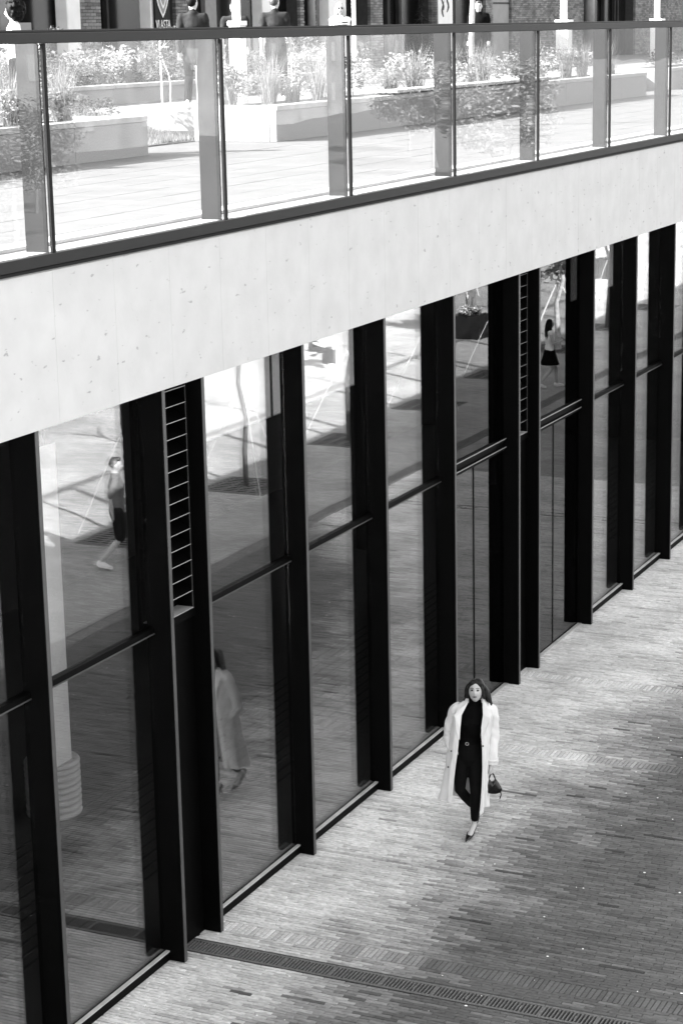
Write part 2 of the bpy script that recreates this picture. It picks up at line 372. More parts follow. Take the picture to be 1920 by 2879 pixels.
# drain channel across the passage: cast iron gratings in a row
def drain(label, a0, a1, axis, at, wdt, group=None, fine=False):
    d = thing('drainage_channel', label, 'drain', (0, 0, 0), 0, group)
    mk = (lambda b, u0, u1, v0, v1, z0, z1: b.box(v0, v1, u0, u1, z0, z1)) if axis == 'y' else (lambda b, u0, u1, v0, v1, z0, z1: b.box(u0, u1, v0, v1, z0, z1))
    b = MB(); mk(b, a0, a1, at - wdt / 2 + .012, at + wdt / 2 - .012, -.22, -.21); b.build('channel_bed', 'recess_black', d)  # black bed holds the shade of the slots in its colour
    b = MB(); mk(b, a0, a1, at - wdt / 2, at - wdt / 2 + .012, -.12, .001); mk(b, a0, a1, at + wdt / 2 - .012, at + wdt / 2, -.12, .001); b.build('frame', 'iron_frame', d)
    g = MB(); L = .5; i0 = at - wdt / 2 + .014; i1 = at + wdt / 2 - .014
    mk(g, .002, L - .002, i0, i0 + .028, -.03, .0); mk(g, .002, L - .002, i1 - .028, i1, -.03, .0)
    n = 14
    for k in range(n + 1):
        u = .010 + (L - .020) * k / n; hw = .0064 if k not in (0, n) else .009
        mk(g, u - hw, u + hw, i0 + .027, i1 - .027, -.03, -.001)
    mk(g, .175, .195, i0 + .085, i1 - .085, -.028, -.0005)
    me = g.mesh('grate', 'iron')
    u = a0
    while u + L <= a1 + 1e-6:
        link('grate', me, d, (0, u, 0) if axis == 'y' else (u, 0, 0)); u += L
    return d
drain('dark cast iron drain grating crossing the brick passage in the foreground', -6.02, -.02, 'y', (DR[0] + DR[1]) / 2, DR[1] - DR[0])
drain('cast iron drain grating crossing further off, seen mirrored low in the far panes', -6.02, -.02, 'y', 33.07, .26)
drain('long drain grating parallel to the glass front, seen mirrored in the upper panes', 21.0, 61.0, 'x', -6.36, .30)

# ------------------------------------------------------------------ the glass-fronted building under the deck
ZF = 5.33; FY = -.205; ZS = 6.54; ZD = 6.65
FIN = [9.15, 11.13, 13.11, 15.07, 15.77, 17.79, 19.76, 21.73, 23.88, 24.63, 26.84, 28.80, 30.77, 32.74, 34.7, 36.7, 38.7]
building = thing('glass_building', 'low building of black fins and reflecting glass under a pale stone fascia', 'building', (0, 0, 0))
fin = MB().bbox(-.025, .025, FY + .004, .045, .002, ZF + .1, .003).mesh('fin', 'black_paint')
fe = MB().box(-.024, .024, FY - .002, FY + .0035, .01, ZF + .1).mesh('lit_edge', 'fin_edge')  # paler front strip puts the light on the fin edge into colour
for x in FIN:
    f = link('fin', fin, building, (x, 0, 0)); link('lit_edge', fe, f)
XA, XB = 8.0, 40.0
panes = {}
def bay(i, kind):
    a, b = FIN[i] + .025, FIN[i + 1] - .025
    zt = 3.16
    if kind == 'glass':
        for z0, z1 in ((.10, zt - .03), (zt + .03, ZF + .08)):
            g = MB().box(a, b, 0, .008, z0, z1).build('glass_pane', 'glass', building); MB().box(a, b, .034, .042, z0, z1).build('inner_pane', 'glass_in', g)
        MB().bbox(a, b, -.03, .05, zt - .03, zt + .03, .006).build('transom', 'black_paint', building)
        MB().box(a, b, -.034, -.026, zt - .031, zt - .019).build('transom_bead', 'fin_edge', building)
        MB().bbox(a, b, -.045, .05, .0, .085, .004).build('base_rail', 'black_paint', building)
        MB().box(a, b, -.05, -.012, .0855, .098).build('base_strip', 'alu', building)
    elif kind == 'door':
        MB().box(a, b, 0, .01, zt + .10, ZF + .08).build('glass_pane', 'glass_door', building)
        m = (a + b) / 2
        dn = MB().bbox(a, m - .008, .0, .04, .012, zt - .06, .004)
        for (c, d) in ((a + .004, m - .006), (m + .006, b - .004)):
            dr = MB().box(c, d, .0, .012, .03, zt - .07).build('door_leaf', 'glass_door', building)
            MB().box(c, c + .012, -.004, .02, .012, zt - .062).box(d - .012, d, -.004, .02, .012, zt - .062).box(c + .012, d - .012, -.004, .02, .012, .03).box(c + .012, d - .012, -.004, .02, zt - .075, zt - .062).build('door_frame', 'black_paint', dr)
        MB().bbox(a, b, -.035, .05, zt - .055, zt - .01, .005).bbox(a, b, -.035, .05, zt + .05, zt + .10, .005).box(a, b, .0, .05, zt - .012, zt + .052).build('door_head', 'black_paint', building)
        MB().box(a, b, -.038, -.0355, zt - .026, zt - .014).box(a, b, -.038, -.0355, zt + .082, zt + .096).build('head_bead', 'bead', building)
        MB().bbox(a, b, -.06, .05, .0, .012, .002).build('threshold', 'alu', building)
    elif kind == 'louvre':
        MB().bbox(a, b, -.02, .05, .0, 3.12, .004).build('cladding_panel', 'black_paint', building)
        MB().bbox(a, b, .12, .16, 3.12, ZF + .08, .004).build('recess_back', 'recess_black', building)
        lv = MB().bbox(a, b, -.06, .12, 3.12, 3.20, .004).build('louvre_frame', 'black_paint', building)
        MB().box(a + .005, b - .03, -.058, .115, 3.2005, 3.206).build('louvre_sill', 'alu', lv)
        MB().bbox(b - .03, b - .001, -.06, .12, 3.201, ZF + .08, .002).build('jamb', 'black_paint', lv)
        MB().box(b - .031, b - .0305, -.058, -.046, 3.21, ZF + .05).build('jamb_bead', 'fin_edge', lv)
        z = 3.36
        bl = MB().add([(a + .001, -.05, 0), (b - .032, -.05, 0), (b - .032, .10, .09), (a + .001, .10, .09), (a + .001, -.05, .004), (b - .032, -.05, .004), (b - .032, .10, .094), (a + .001, .10, .094)], [(0, 1, 5, 4), (4, 5, 6, 7), (3, 2, 1, 0), (1, 2, 6, 5), (0, 4, 7, 3), (2, 3, 7, 6)]).mesh('louvre_slat', 'black_paint')
        le = MB().box(a + .001, b - .032, -.056, -.05, .0, .0045).mesh('lit_slat_edge', 'alu')  # pale edge stands for the light each black slat catches
        le2 = le.copy(); le2.materials[0] = MATS['bead']
        while z < ZF + .02:
            s = link('louvre_slat', bl, lv, (0, 0, z)); link('lit_slat_edge', le if i < 6 else le2, lv, (0, 0, z)); z += .1455
kinds = ['glass', 'glass', 'glass', 'louvre', 'glass', 'glass', 'glass', 'door', 'louvre', 'door'] + ['glass'] * 6
for i, k in enumerate(kinds): bay(i, k)
# roller blinds drawn part of the way down behind some upper panes
for i in (4, 5, 10):
    a, b = FIN[i] + .03, FIN[i + 1] - .03
    bl = MB().box(a, b, .15, .153, 4.60, ZF + .08).build('roller_blind', 'blind', building)
    MB().tube([(a, .151, 4.60), (b, .151, 4.60)], [.008, .008], 6).build('hem_bar', 'alu', bl)
# pale stone fascia in 0.9 m panels
fas = MB().box(XA, 60, FY + .03, .6, ZF + .01, ZS - .01).build('fascia_core', 'joint', building)
x = 13.43 - .905 * 6; k = 0
pan = MB().bbox(.0008, .9042, FY - .012, FY + .031, ZF, ZS, .0015)
pmesh = pan.mesh('stone_panel', 'concrete')
while x < 58:
    o = link('stone_panel', pmesh, building, (x, 0, 0)); x += .905; k += 1
MB().box(XA, 60, FY + .032, .12, ZF + .11, ZF + .20).build('soffit', 'black_paint', building)
# interior seen dimly through the glass
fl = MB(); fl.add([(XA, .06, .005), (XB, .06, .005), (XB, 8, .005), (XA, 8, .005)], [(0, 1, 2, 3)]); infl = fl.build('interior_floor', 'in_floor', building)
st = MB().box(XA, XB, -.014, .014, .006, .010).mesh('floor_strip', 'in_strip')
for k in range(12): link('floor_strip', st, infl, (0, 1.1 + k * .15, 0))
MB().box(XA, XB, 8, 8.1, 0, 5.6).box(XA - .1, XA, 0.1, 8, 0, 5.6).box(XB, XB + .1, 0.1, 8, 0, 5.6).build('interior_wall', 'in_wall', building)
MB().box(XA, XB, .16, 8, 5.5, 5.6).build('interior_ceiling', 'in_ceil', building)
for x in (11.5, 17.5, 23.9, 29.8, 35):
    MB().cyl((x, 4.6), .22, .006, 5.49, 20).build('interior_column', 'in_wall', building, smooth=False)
dt = thing('drum_table', 'pale ribbed drum standing indoors behind the leftmost large pane', 'drum table', (17.75, 2.95, .011))
for k in range(9):
    b = MB(); n = 28; pr = [(.26, 0), (.30, .012), (.31, .035), (.30, .058), (.26, .07)]
    vs = [(r * cos(2 * pi * i / n), r * sin(2 * pi * i / n), z) for r, z in pr for i in range(n)]
    b.add(vs, [(j * n + i, j * n + (i + 1) % n, (j + 1) * n + (i + 1) % n, (j + 1) * n + i) for j in range(4) for i in range(n)] + [tuple(range(4 * n, 5 * n)), tuple(range(n - 1, -1, -1))])
    b.build('rib', 'white_paint', dt, (0, 0, k * .071), smooth=True)
hb = thing('hanging_banner', 'narrow white banner hanging indoors behind the leftmost large pane', 'banner', (15.02, 1.0, 1.77))
MB().box(-.16, .16, -.004, .004, 0, 3.0).build('cloth', 'blind', hb); MB().tube([(-.17, 0, 0), (.17, 0, 0)], [.012, .012], 8).build('weight_bar', 'alu', hb); MB().tube([(0, 0, 3.0), (0, 0, 3.72)], [.004, .004], 6).build('cord', 'alu', hb)

# ------------------------------------------------------------------ deck, balustrade, planters above
dk = MB().box(8, 120, -.17, 7.4, ZS - .3, ZD - .03); deck = dk.build('deck', 'slab_bed', kind='structure')
MB().box(8, 60, FY - .008, FY + .34, ZS + .001, ZD - .005).build('kerb_coping', 'coping', deck)
slabm = [MB().bbox(.004, 1.196, .004, .596, -.029, rng.uniform(-.0015, .0015), .003).mesh('paving_slab', 'slab_stone') for k in range(5)]
bandm = MB().bbox(.004, 1.196, .004, .246, -.029, .001, .003).mesh('band_slab', 'band_stone')
x = 11.0; row = 0
while x < 50:
    link('band_slab', bandm, deck, (x, .42, ZD)); x += 1.2
for r in range(8):
    x = 11.0 - (r % 2) * .6
    while x < 48.5:
        link('paving_slab', rng.choice(slabm), deck, (x, .68 + r * .6, ZD)); x += 1.2
far = MB().box(48.9, 120, .14, 7.4, ZD - .03, ZD - .001).box(8, 48.9, 5.49, 7.4, ZD - .03, ZD - .001); far.build('deck_paving', 'slab_stone', deck)

POST = [7.85, 10.65, 13.45, 16.27, 18.94, 21.73, 24.49, 27.37, 30.28, 33.1, 35.9, 38.7, 41.5, 44.3, 47.1, 49.9, 52.7]
bal = thing('glass_balustrade', 'dark steel balustrade with clear glass panes along the deck edge', 'balustrade', (0, 0, 0))
hr = MB().bbox(8, 53, FY - .055, FY + .045, 8.255, 8.335, .006).build('handrail', 'rail_paint', bal)
MB().bbox(8, 53, FY - .03, FY + .02, 8.3352, 8.355, .004).build('handrail_lip', 'rail_paint', hr)
br = MB().bbox(8, 53, FY - .05, FY + .04, 6.585, 6.675, .005).build('bottom_rail', 'rail_paint', bal)
MB().bbox(8, 53, FY - .04, FY + .03, 6.555, 6.583, .005).build('rail_bead', 'rail_dark', br)
for i, x in enumerate(POST[:-1]):
    po = MB().bbox(x - .022, x + .022, FY - .032, FY - .006, 6.676, 8.254, .003).build('post', 'rail_dark', bal)
    MB().box(x - .022, x - .010, FY + .014, FY + .215, 6.676, 8.254).build('stiffener_plate', 'plate', po)
    MB().box(x + .003, POST[i + 1] - .003, FY - .0055, FY + .008, 6.676, 8.254).build('glass_pane', 'glass_rail', bal)

def planter(label, x0, x1, y0, y1, seat=None):
    t = thing('planter', label, 'planter', ((x0 + x1) / 2, (y0 + y1) / 2, ZD))
    cx, cy = (x0 + x1) / 2, (y0 + y1) / 2; n = max(1, round((x1 - x0) / 1.95)); L = (x1 - x0) / n
    for k in range(n):
        a = x0 - cx + k * L
        MB().bbox(a + .003, a + L - .003, y0 - cy, y0 - cy + .12, 0, .47, .006).build('granite_panel', 'granite', t)
        MB().bbox(a + .003, a + L - .003, y0 - cy - .015, y0 - cy + .30, .473, .55, .006).build('coping_stone', 'coping', t)
    MB().bbox(x0 - cx - .001, x0 - cx + .12, y0 - cy + .121, y1 - cy, 0, .47, .006).bbox(x1 - cx - .12, x1 - cx + .001, y0 - cy + .121, y1 - cy, 0, .47, .006).build('end_wall', 'granite', t)
    MB().bbox(x0 - cx, x0 - cx + .3, y0 - cy + .301, y1 - cy, .473, .55, .006).bbox(x1 - cx - .3, x1 - cx, y0 - cy + .301, y1 - cy, .473, .55, .006).build('end_coping', 'coping', t)
    MB().bbox(x0 - cx + .121, x1 - cx - .121, y1 - cy - .12, y1 - cy, 0, .52, .006).build('rear_wall', 'granite', t)
    MB().box(x0 - cx + .13, x1 - cx - .13, y0 - cy + .13, y1 - cy - .13, .3, .46).build('soil', 'soil', t)
    if seat:
        s = thing('bench_seat', seat[2], 'bench', ((seat[0] + seat[1]) / 2, y0 + .12, ZD + .552)); hw = (seat[1] - seat[0]) / 2
        MB().box(-hw, hw, -.13, -.10, 0, .03).box(-hw, hw, .14, .17, 0, .03).build('bearer', 'rail_dark', s)
        m = MB().bbox(-.045, .045, -.20, .24, .031, .085, .005).mesh('slat', 'timber'); nn = int(2 * hw / .105)
        for k in range(nn): link('slat', m, s, (-hw + (k + .5) * 2 * hw / nn, 0, 0))
    return t
planter('long granite planter wall with pale coping across the deck', 28.7, 48.2, 5.55, 7.0, (33.2, 41.2, 'long timber slatted bench seat on top of the granite planter'))
planter('granite planter at the left behind the first large pane', 12.0, 25.3, 5.85, 7.0)
planter('far granite planter in the glass at the right edge', 52.5, 60.0, 6.2, 8.0)

# street behind the planters, lawn between them
ST = 7.10
MB().box(8, 25.3, 7.02, 120, ST - .3, ST).box(25.3, 29.0, 9.5, 120, ST - .3, ST).box(29.0, 200, 7.02, 120, ST - .3, ST - .001).build('street', 'street', kind='structure')
lw = MB()
for i in range(9):
    for j in range(9):
        x = 25.3 + 3.7 * i / 8; y = 7.0 + 2.6 * j / 8; lw.v.append((x, y, ZD + .01 + .47 * (.5 - .5 * cos(pi * min(1, max(0, (y - 7.0) / 2.5)))) + .03 * mnoise.noise((x, y, 1))))
lw.f = [(i * 9 + j, (i + 1) * 9 + j, (i + 1) * 9 + j + 1, i * 9 + j + 1) for i in range(8) for j in range(8)]
lw.build('lawn', 'soil', kind='structure', smooth=True)
def blade(b, p, h, lean, wd, r):
    a = r.random() * 2 * pi; d = Vector((cos(a), sin(a), 0)); s = Vector((-sin(a), cos(a), 0)) * wd
    q = Vector(p); m = q + d * lean * .4 + Vector((0, 0, h * .6)); t = q + d * lean + Vector((0, 0, h))
    b.add([q - s, q + s, m + s * .7, m - s * .7, t], [(0, 1, 2, 3), (3, 2, 4)])
gl = MB(); r = random.Random(5)
for k in range(9000):
    x = r.uniform(25.35, 28.95); y = r.uniform(7.05, 9.6); z = ZD + .01 + .47 * (.5 - .5 * cos(pi * min(1, (y - 7.0) / 2.5)))
    blade(gl, (x, y, z), r.uniform(.05, .13), .04, .006, r)
gl.build('grass', 'grass', label='pale mown lawn rising between the two granite planters', category='grass', kind='stuff')

# plants
def clump_mesh(seed, n, h, spread, wd, m='grass', base=.12):
    r = random.Random(seed); b = MB()
    for k in range(n):
        a = r.random() * 2 * pi; q = r.random() * base; blade(b, (q * cos(a), q * sin(a), 0), h * r.uniform(.5, 1.1), spread * r.uniform(.2, 1), wd, r)
    return b.mesh('blades', m)
def leaf_cloud(b, c, rad, n, size, r, shell=.4):
    for k in range(n):
        d = Vector((r.gauss(0, 1), r.gauss(0, 1), r.gauss(0, 1))).normalized(); q = r.uniform(shell, 1) ** .6
        p = Vector(c) + Vector((d.x * rad[0], d.y * rad[1], d.z * rad[2])) * q
        u = Vector((r.gauss(0, 1), r.gauss(0, 1), r.gauss(0, .6))).normalized(); v = u.cross(Vector((r.gauss(0, 1), r.gauss(0, 1), r.gauss(0, 1)))).normalized(); s = size * r.uniform(.6, 1.3)
        b.add([p - u * s, p + v * s * .45, p + u * s, p - v * s * .45], [(0, 1, 2, 3)])
cm = [clump_mesh(k, 170, .95, .42, .006) for k in range(3)] + [clump_mesh(9, 60, .45, .4, .016, 'leaf')]
def shrub_mesh(seed, h, m='leaf'):
    r = random.Random(seed); b = MB()
    for k in range(7): leaf_cloud(b, (r.gauss(0, .12), r.gauss(0, .12), h * r.uniform(.35, .85)), (.16, .16, .2 * h), 60, .035, r, .1)
    return b.mesh('foliage', m)
sm = [shrub_mesh(21, .7), shrub_mesh(22, .6, 'leaf_pale'), shrub_mesh(23, .8, 'conifer')]
rp = random.Random(11); x = 29.2; k = 0
ORD = ['first', 'second', 'third', 'fourth', 'fifth', 'sixth', 'seventh', 'eighth', 'ninth', 'tenth', 'eleventh', 'twelfth', 'thirteenth', 'fourteenth', 'fifteenth', 'sixteenth', 'seventeenth', 'eighteenth', 'nineteenth', 'twentieth', 'twenty-first', 'twenty-second', 'twenty-third', 'twenty-fourth', 'twenty-fifth', 'twenty-sixth', 'twenty-seventh', 'twenty-eighth']
i = 0
while x < 47.8:
    kk = rp.choice((0, 1, 2, 0, 3, 4)); y = 6.1 + rp.random() * .6
    if kk < 3:
        o = thing('grass_clump', 'arching ornamental grass, %s plant along the long planter from its near end' % ORD[i], 'grass', (x, y, ZD + .45), rp.random() * 6, 'plants in the long planter'); link('blades', cm[kk], o)
    elif kk == 3:
        o = thing('leafy_plant', 'broad-leaved plant, %s along the long planter from its near end' % ORD[i], 'plant', (x, y, ZD + .45), rp.random() * 6, 'plants in the long planter'); link('blades', cm[3], o)
    else:
        o = thing('shrub', 'small leafy shrub, %s plant along the long planter from its near end' % ORD[i], 'shrub', (x, y, ZD + .45), rp.random() * 6, 'plants in the long planter'); link('foliage', rp.choice(sm), o); MB().tube([(0, 0, -.02), (0, 0, .4)], [.012, .008], 6).build('stem', 'bark_dark', o)
    x += rp.uniform(.75, 1.0); i += 1
pale = [shrub_mesh(41 + k, .75, 'leaf_pale') for k in range(3)]
for i in range(15):
    o = thing('shrub', 'pale feathery shrub at the back of the long planter, %s from its near end' % ORD[i], 'shrub', (29.3 + i * 1.27 + rp.uniform(-.3, .3), 6.72, ZD + .44), rp.random() * 6, 'pale shrubs in the long planter'); o.scale = (1.5, 1.0, rp.uniform(.8, 1.2)); link('foliage', pale[i % 3], o)
for i in range(9):
    o = thing('shrub', 'pale feathery shrub at the back of the left planter, %s from its far left end' % ORD[i], 'shrub', (13.6 + i * 1.35 + rp.uniform(-.3, .3), 6.68, ZD + .44), rp.random() * 6, 'pale shrubs in the left planter'); o.scale = (1.7, 1.0, rp.uniform(.8, 1.2)); link('foliage', pale[i % 3], o)
hm = []
for k in range(3):
    r = random.Random(90 + k); b = MB()
    for q in range(12): leaf_cloud(b, (r.gauss(0, .45), r.gauss(0, .25), r.uniform(.25, .95)), (.4, .35, .3), 130, .05, r, .1)
    hm.append(b.mesh('foliage', 'leaf' if k < 2 else 'leaf_pale'))
for i in range(17):
    o = thing('bush', 'rounded bush behind the low garden wall, %s from the left' % ORD[i], 'bush', (23.2 + i * 1.32 + rp.uniform(-.3, .3), 11.5 + rp.uniform(-.2, .3), ST), rp.random() * .6, 'bushes behind the garden wall'); o.scale = (1.15, 1, rp.uniform(.75, 1.0)); link('foliage', hm[i % 3], o); MB().tube([(0, 0, 0), (.02, 0, .5)], [.03, .02], 6).build('stem', 'bark_dark', o)
x = 13.0; i = 0
while x < 25:
    kk = rp.choice((0, 1, 4)); y = 6.4 + rp.random() * .3
    if kk < 3:
        o = thing('grass_clump', 'arching ornamental grass, %s plant in the left planter from its far left end' % ORD[i], 'grass', (x, y, ZD + .45), rp.random() * 6, 'plants in the left planter'); link('blades', cm[kk], o)
    else:
        o = thing('shrub', 'small leafy shrub, %s plant in the left planter from its far left end' % ORD[i], 'shrub', (x, y, ZD + .45), rp.random() * 6, 'plants in the left planter'); link('foliage', rp.choice(sm), o); MB().tube([(0, 0, -.02), (0, 0, .4)], [.012, .008], 6).build('stem', 'bark_dark', o)
    x += rp.uniform(1.1, 1.6); i += 1
for i, x in enumerate((53.6, 55.2, 57.0, 58.6)):
    o = thing('shrub', 'dense clipped shrub, %s in the far planter at the right edge' % ORD[i], 'shrub', (x, 7.0, ZD + .45), i, 'shrubs in the far planter'); o.scale = (1.6, 1.4, .8); link('foliage', sm[(i + 2) % 3], o)
for i, (x, y) in enumerate(((26.0, 8.3), (27.5, 8.0), (28.4, 8.9))):
    o = thing('shrub', 'low dark shrub on the lawn, %s from the left' % ORD[i], 'shrub', (x, y, ZD + .25), i * 2, 'shrubs on the lawn'); o.scale = (.9, .9, .6); link('foliage', sm[2], o); MB().tube([(0, 0, -.05), (0, 0, .3)], [.015, .01], 6).build('stem', 'bark_dark', o)
# low wall with white coping behind the lawn and saplings with stakes
t = thing('garden_wall', 'low garden wall with white coping behind the lawn', 'wall', (32, 10.6, ST))
for k in range(10):
    MB().bbox(-10 + k * 2 + .004, -8 + k * 2 - .004, -.15, .15, 0, .28, .006).build('wall_block', 'granite', t); MB().bbox(-10 + k * 2 + .003, -8 + k * 2 - .003, -.2, .2, .282, .35, .006).build('coping_stone', 'coping', t)
def tree_mesh(seed, h, r0, crown, nleaf, size, m, bark='bark', low=.42):
    """returns (trunk mesh, crown mesh)"""
    r = random.Random(seed); tb = MB(); cb = MB()
    pts = [Vector((0, 0, 0))]
    for k in range(1, 7): pts.append(Vector((r.gauss(0, .02) * k, r.gauss(0, .02) * k, h * .85 * k / 6)))
    tb.tube(pts, [r0 * (1 - .11 * k) for k in range(7)], 8)
    for k in range(14):
        q = r.uniform(low, .98); p = pts[min(5, int(q * 6))].lerp(pts[min(6, int(q * 6) + 1)], q * 6 - int(q * 6)); a = r.random() * 2 * pi
        e = p + Vector((cos(a) * crown * r.uniform(.5, .95), sin(a) * crown * r.uniform(.5, .95), crown * r.uniform(.15, .8)))
        mid = p.lerp(e, .5) + Vector((0, 0, .08 * crown)); tb.tube([p, mid, e], [r0 * .35, r0 * .22, r0 * .08], 5)
        for c in (mid, e): leaf_cloud(cb, c, (crown * .42, crown * .42, crown * .3), nleaf // 28, size, r, .05)
    return tb.mesh('trunk', bark, True), cb.mesh('crown', m)
sap = tree_mesh(31, 1.35, .016, .34, 620, .035, 'leaf')
for i, (x, y) in enumerate(((27.6, 9.1), (30.8, 8.6), (33.4, 9.4), (37.2, 9.6), (24.6, 9.3))):
    o = thing('sapling', 'thin staked sapling behind the planters, %s' % ('standing on the lawn', 'just right of the lawn', 'behind the near end of the long planter', 'behind the bench', 'behind the left planter')[i], 'tree', (x, y, ST), i * 1.3, 'staked saplings')
    link('trunk', sap[0], o); link('crown', sap[1], o); MB().tube([(.16, .05, 0), (.16, .05, 1.1)], [.015, .015], 6).build('stake', 'white_paint', o); MB().tube([(.16, .05, 1.0), (0, 0, 1.0)], [.006, .006], 5).build('tie', 'rope', o)

# ------------------------------------------------------------------ brick building across the street
BYW = 17.0; BZ = 10.6
shop = thing('brick_building', 'long dark shopfront building with grey brick piers across the street', 'building', (64, BYW, ST))
def sp(name, m, x0, x1, y0, y1, z0, z1, c=None, par=None):
    b = MB(); X0, X1, Y0, Y1, A, B = x0 - 64, x1 - 64, y0 - BYW, y1 - BYW, z0 - ST, z1 - ST
    b.bbox(X0, X1, Y0, Y1, A, B, c) if c else b.box(X0, X1, Y0, Y1, A, B)
    return b.build(name, m, par or shop)
sp('wall', 'curtain', 30, 100, BYW + .6, BYW + 4, ST, BZ)
sp('roof', 'rail_dark', 29.7, 100.3, BYW - .5, BYW + 4.3, BZ + .001, BZ + .35, .02)
sp('window_wall', 'dark_glass', 30, 100, BYW + .35, BYW + .37, ST + .05, BZ)
piers = [(41.3, 42.2), (45.75, 46.35), (52.75, 53.0), (53.45, 53.8), (57.5, 58.4), (62.2, 63.0), (67.0, 67.7), (69.5, 77.4), (84.1, 90.9)]
nb = 0; CO = .075; BL = .235; rb = random.Random(4)
bmesh_v = []
for k in range(6):
    b = MB().bbox(-.1125, .1125, -.05, .05, -.0325, .0325, .003); me = b.mesh('brick', 'wall_brick'); set_shade(me, [.12 + .15 * k] * len(me.polygons)); bmesh_v.append(me)
for (a, b) in piers:
    pr = sp('brick_pier', 'brick_core', a + .012, b - .012, BYW - .04, BYW + .36, ST, BZ); rest = MB(); rs = []
    z = ST + .04; c = 0
    while z < BZ:
        x = a + (BL / 2 if c % 2 else 0); xs = []
        if c % 2: xs.append((a, a + BL / 2 - .01))
        while x < b - .03:
            xs.append((x, min(x + BL - .01, b))); x += BL
        for (u, v) in xs:
            fullb = abs(v - u - (BL - .01)) < .004
            if 8.35 < z < 9.2 and nb < 280 and fullb and b < 64:
                link('brick', rb.choice(bmesh_v), pr, ((u + v) / 2 - 64, -.04, z - ST)); nb += 1
            else:
                rest.box(u - 64, v - 64, -.09, .01, z - ST - .0325, z - ST + .0325); rs += [rb.random()] * 6
        z += CO; c += 1
    me = rest.mesh('brick_courses', 'wall_brick'); set_shade(me, rs); link('brick_courses', me, pr, kind='stuff')
for a, b in ((40.2, 40.75), (43.9, 44.45), (49.75, 50.3), (53.85, 55.0), (92.3, 92.8)):
    sp('column', 'white_paint', a, b, BYW - .45, BYW - .12, ST, BZ, .02)
for a, b in ((38.5, 38.9), (42.95, 43.05), (47.8, 48.4), (50.85, 51.35), (59.4, 59.6), (60.3, 60.5), (64.8, 65.0), (78.2, 78.4), (80.8, 80.95), (82.2, 82.3), (82.6, 82.7)):
    sp('mullion', 'grey_pipe' if b - a > .3 else 'curtain', a, b, BYW + .2, BYW + .34, ST, BZ, .01)
sp('parcel_board', 'grey_door', 38.6, 39.1, BYW - .2, BYW - .15, ST, 8.62)
sp('door_panel', 'grey_door', 67.72, 69.48, BYW + .0, BYW + .08, ST, 9.9, .01)
sp('door_frame', 'rail_paint', 67.71, 69.49, BYW - .02, BYW + .06, 9.1, 9.16, .004)
for x in (53.22, 77.75):
    MB().cyl((x - 64, -.2), .11 if x < 60 else .2, 0, BZ - ST, 14).build('downpipe', 'grey_pipe', shop, smooth=True)
# banner with a shield and the name
bn = thing('shop_banner', 'dark banner with a pointed pale shield and white capital letters', 'banner', (44.33, BYW - .5, ST))
MB().bbox(-.36, .36, -.02, .02, .6, 3.2, .004).build('board', 'rail_dark', bn)
def shield(s, z0):
    out = [(-1, 1.3), (1, 1.3), (1, .3), (.75, -.4), (.35, -1.0), (0, -1.4), (-.35, -1.0), (-.75, -.4), (-1, .3)]
    return [(x * s, z * s + z0) for x, z in out]
for s, y, m in ((.30, -.03, 'white_paint'), (.245, -.036, 'grey_pipe'), (.15, -.042, 'white_paint'), (.10, -.048, 'grey_pipe')):
    pts = shield(s, 2.02); b = MB(); n = len(pts); b.add([(x, y - .005, z) for x, z in pts] + [(x, y + .005, z) for x, z in pts], [tuple(range(n)), tuple(range(2 * n - 1, n - 1, -1))] + [(i, n + i, n + (i + 1) % n, (i + 1) % n) for i in range(n)]); b.build('shield', m, bn)
cu = bpy.data.curves.new('txt', 'FONT'); cu.body = 'VLASTA'; cu.size = .26; cu.extrude = .004; cu.align_x = 'CENTER'
to = bpy.data.objects.new('tmp', cu); COL.objects.link(to); dg = bpy.context.evaluated_depsgraph_get(); tm = bpy.data.meshes.new_from_object(to.evaluated_get(dg)); bpy.data.objects.remove(to)
tm.materials.clear(); tm.materials.append(MATS['white_paint'])
o = link('lettering', tm, bn, (0, -.032, 1.335)); o.rotation_euler = (pi / 2, 0, 0); o.scale = (.78, 1.2, 1)
# poster board with brush strokes
pb = thing('poster', 'white poster with dark brush strokes in front of the shop windows', 'poster', (62.12, BYW - .6, ST))
MB().bbox(-.6, .6, -.015, .015, .5, 2.6, .003).build('sheet', 'white_paint', pb); b = MB()
for k in range(4):
    r = random.Random(k); x0 = r.uniform(-.35, .2); z0 = r.uniform(1.2, 1.9); b.tube([(x0 + .1 * sin(j * .9 + k), -.02, z0 + j * .1) for j in range(6)], [.02 + .015 * sin(j) for j in range(6)], 6)
b.build('brush_strokes', 'ink', pb)
# lamp posts: white posts with a slatted head block
def lamp(label, x, y, s=1.0):
    t = thing('lamp_post', label, 'lamp post', (x, y, ST)); 
    MB().bbox(-.2 * s, .2 * s, -.2 * s, .2 * s, 0, 1.32, .01).build('base_block', 'white_paint', t)
    MB().bbox(-.23 * s, .23 * s, -.23 * s, .23 * s, 1.321, 1.40, .01).build('cap', 'white_paint', t)
    for dx in (-.16, .1): MB().bbox((dx - .04) * s, (dx + .05) * s, -.06 * s, .06 * s, 1.401, 4.2, .006).build('upright', 'white_paint', t)
lamp('pale square lamp pillar with two uprights standing between the walking men', 31.29, 7.55, .55)
lamp('white twin-upright lamp post before the brick wall at right', 62.33, 12.5, 1.0)
lamp('white twin-upright lamp post near the right edge', 73.41, 12.8, 1.0)
t = thing('flag_pole', 'thin white pole just right of the woman in sunglasses', 'pole', (38.69, 8.8, ST)); MB().tube([(0, 0, 0), (0, 0, 4)], [.05, .04], 8).build('shaft', 'white_paint', t)
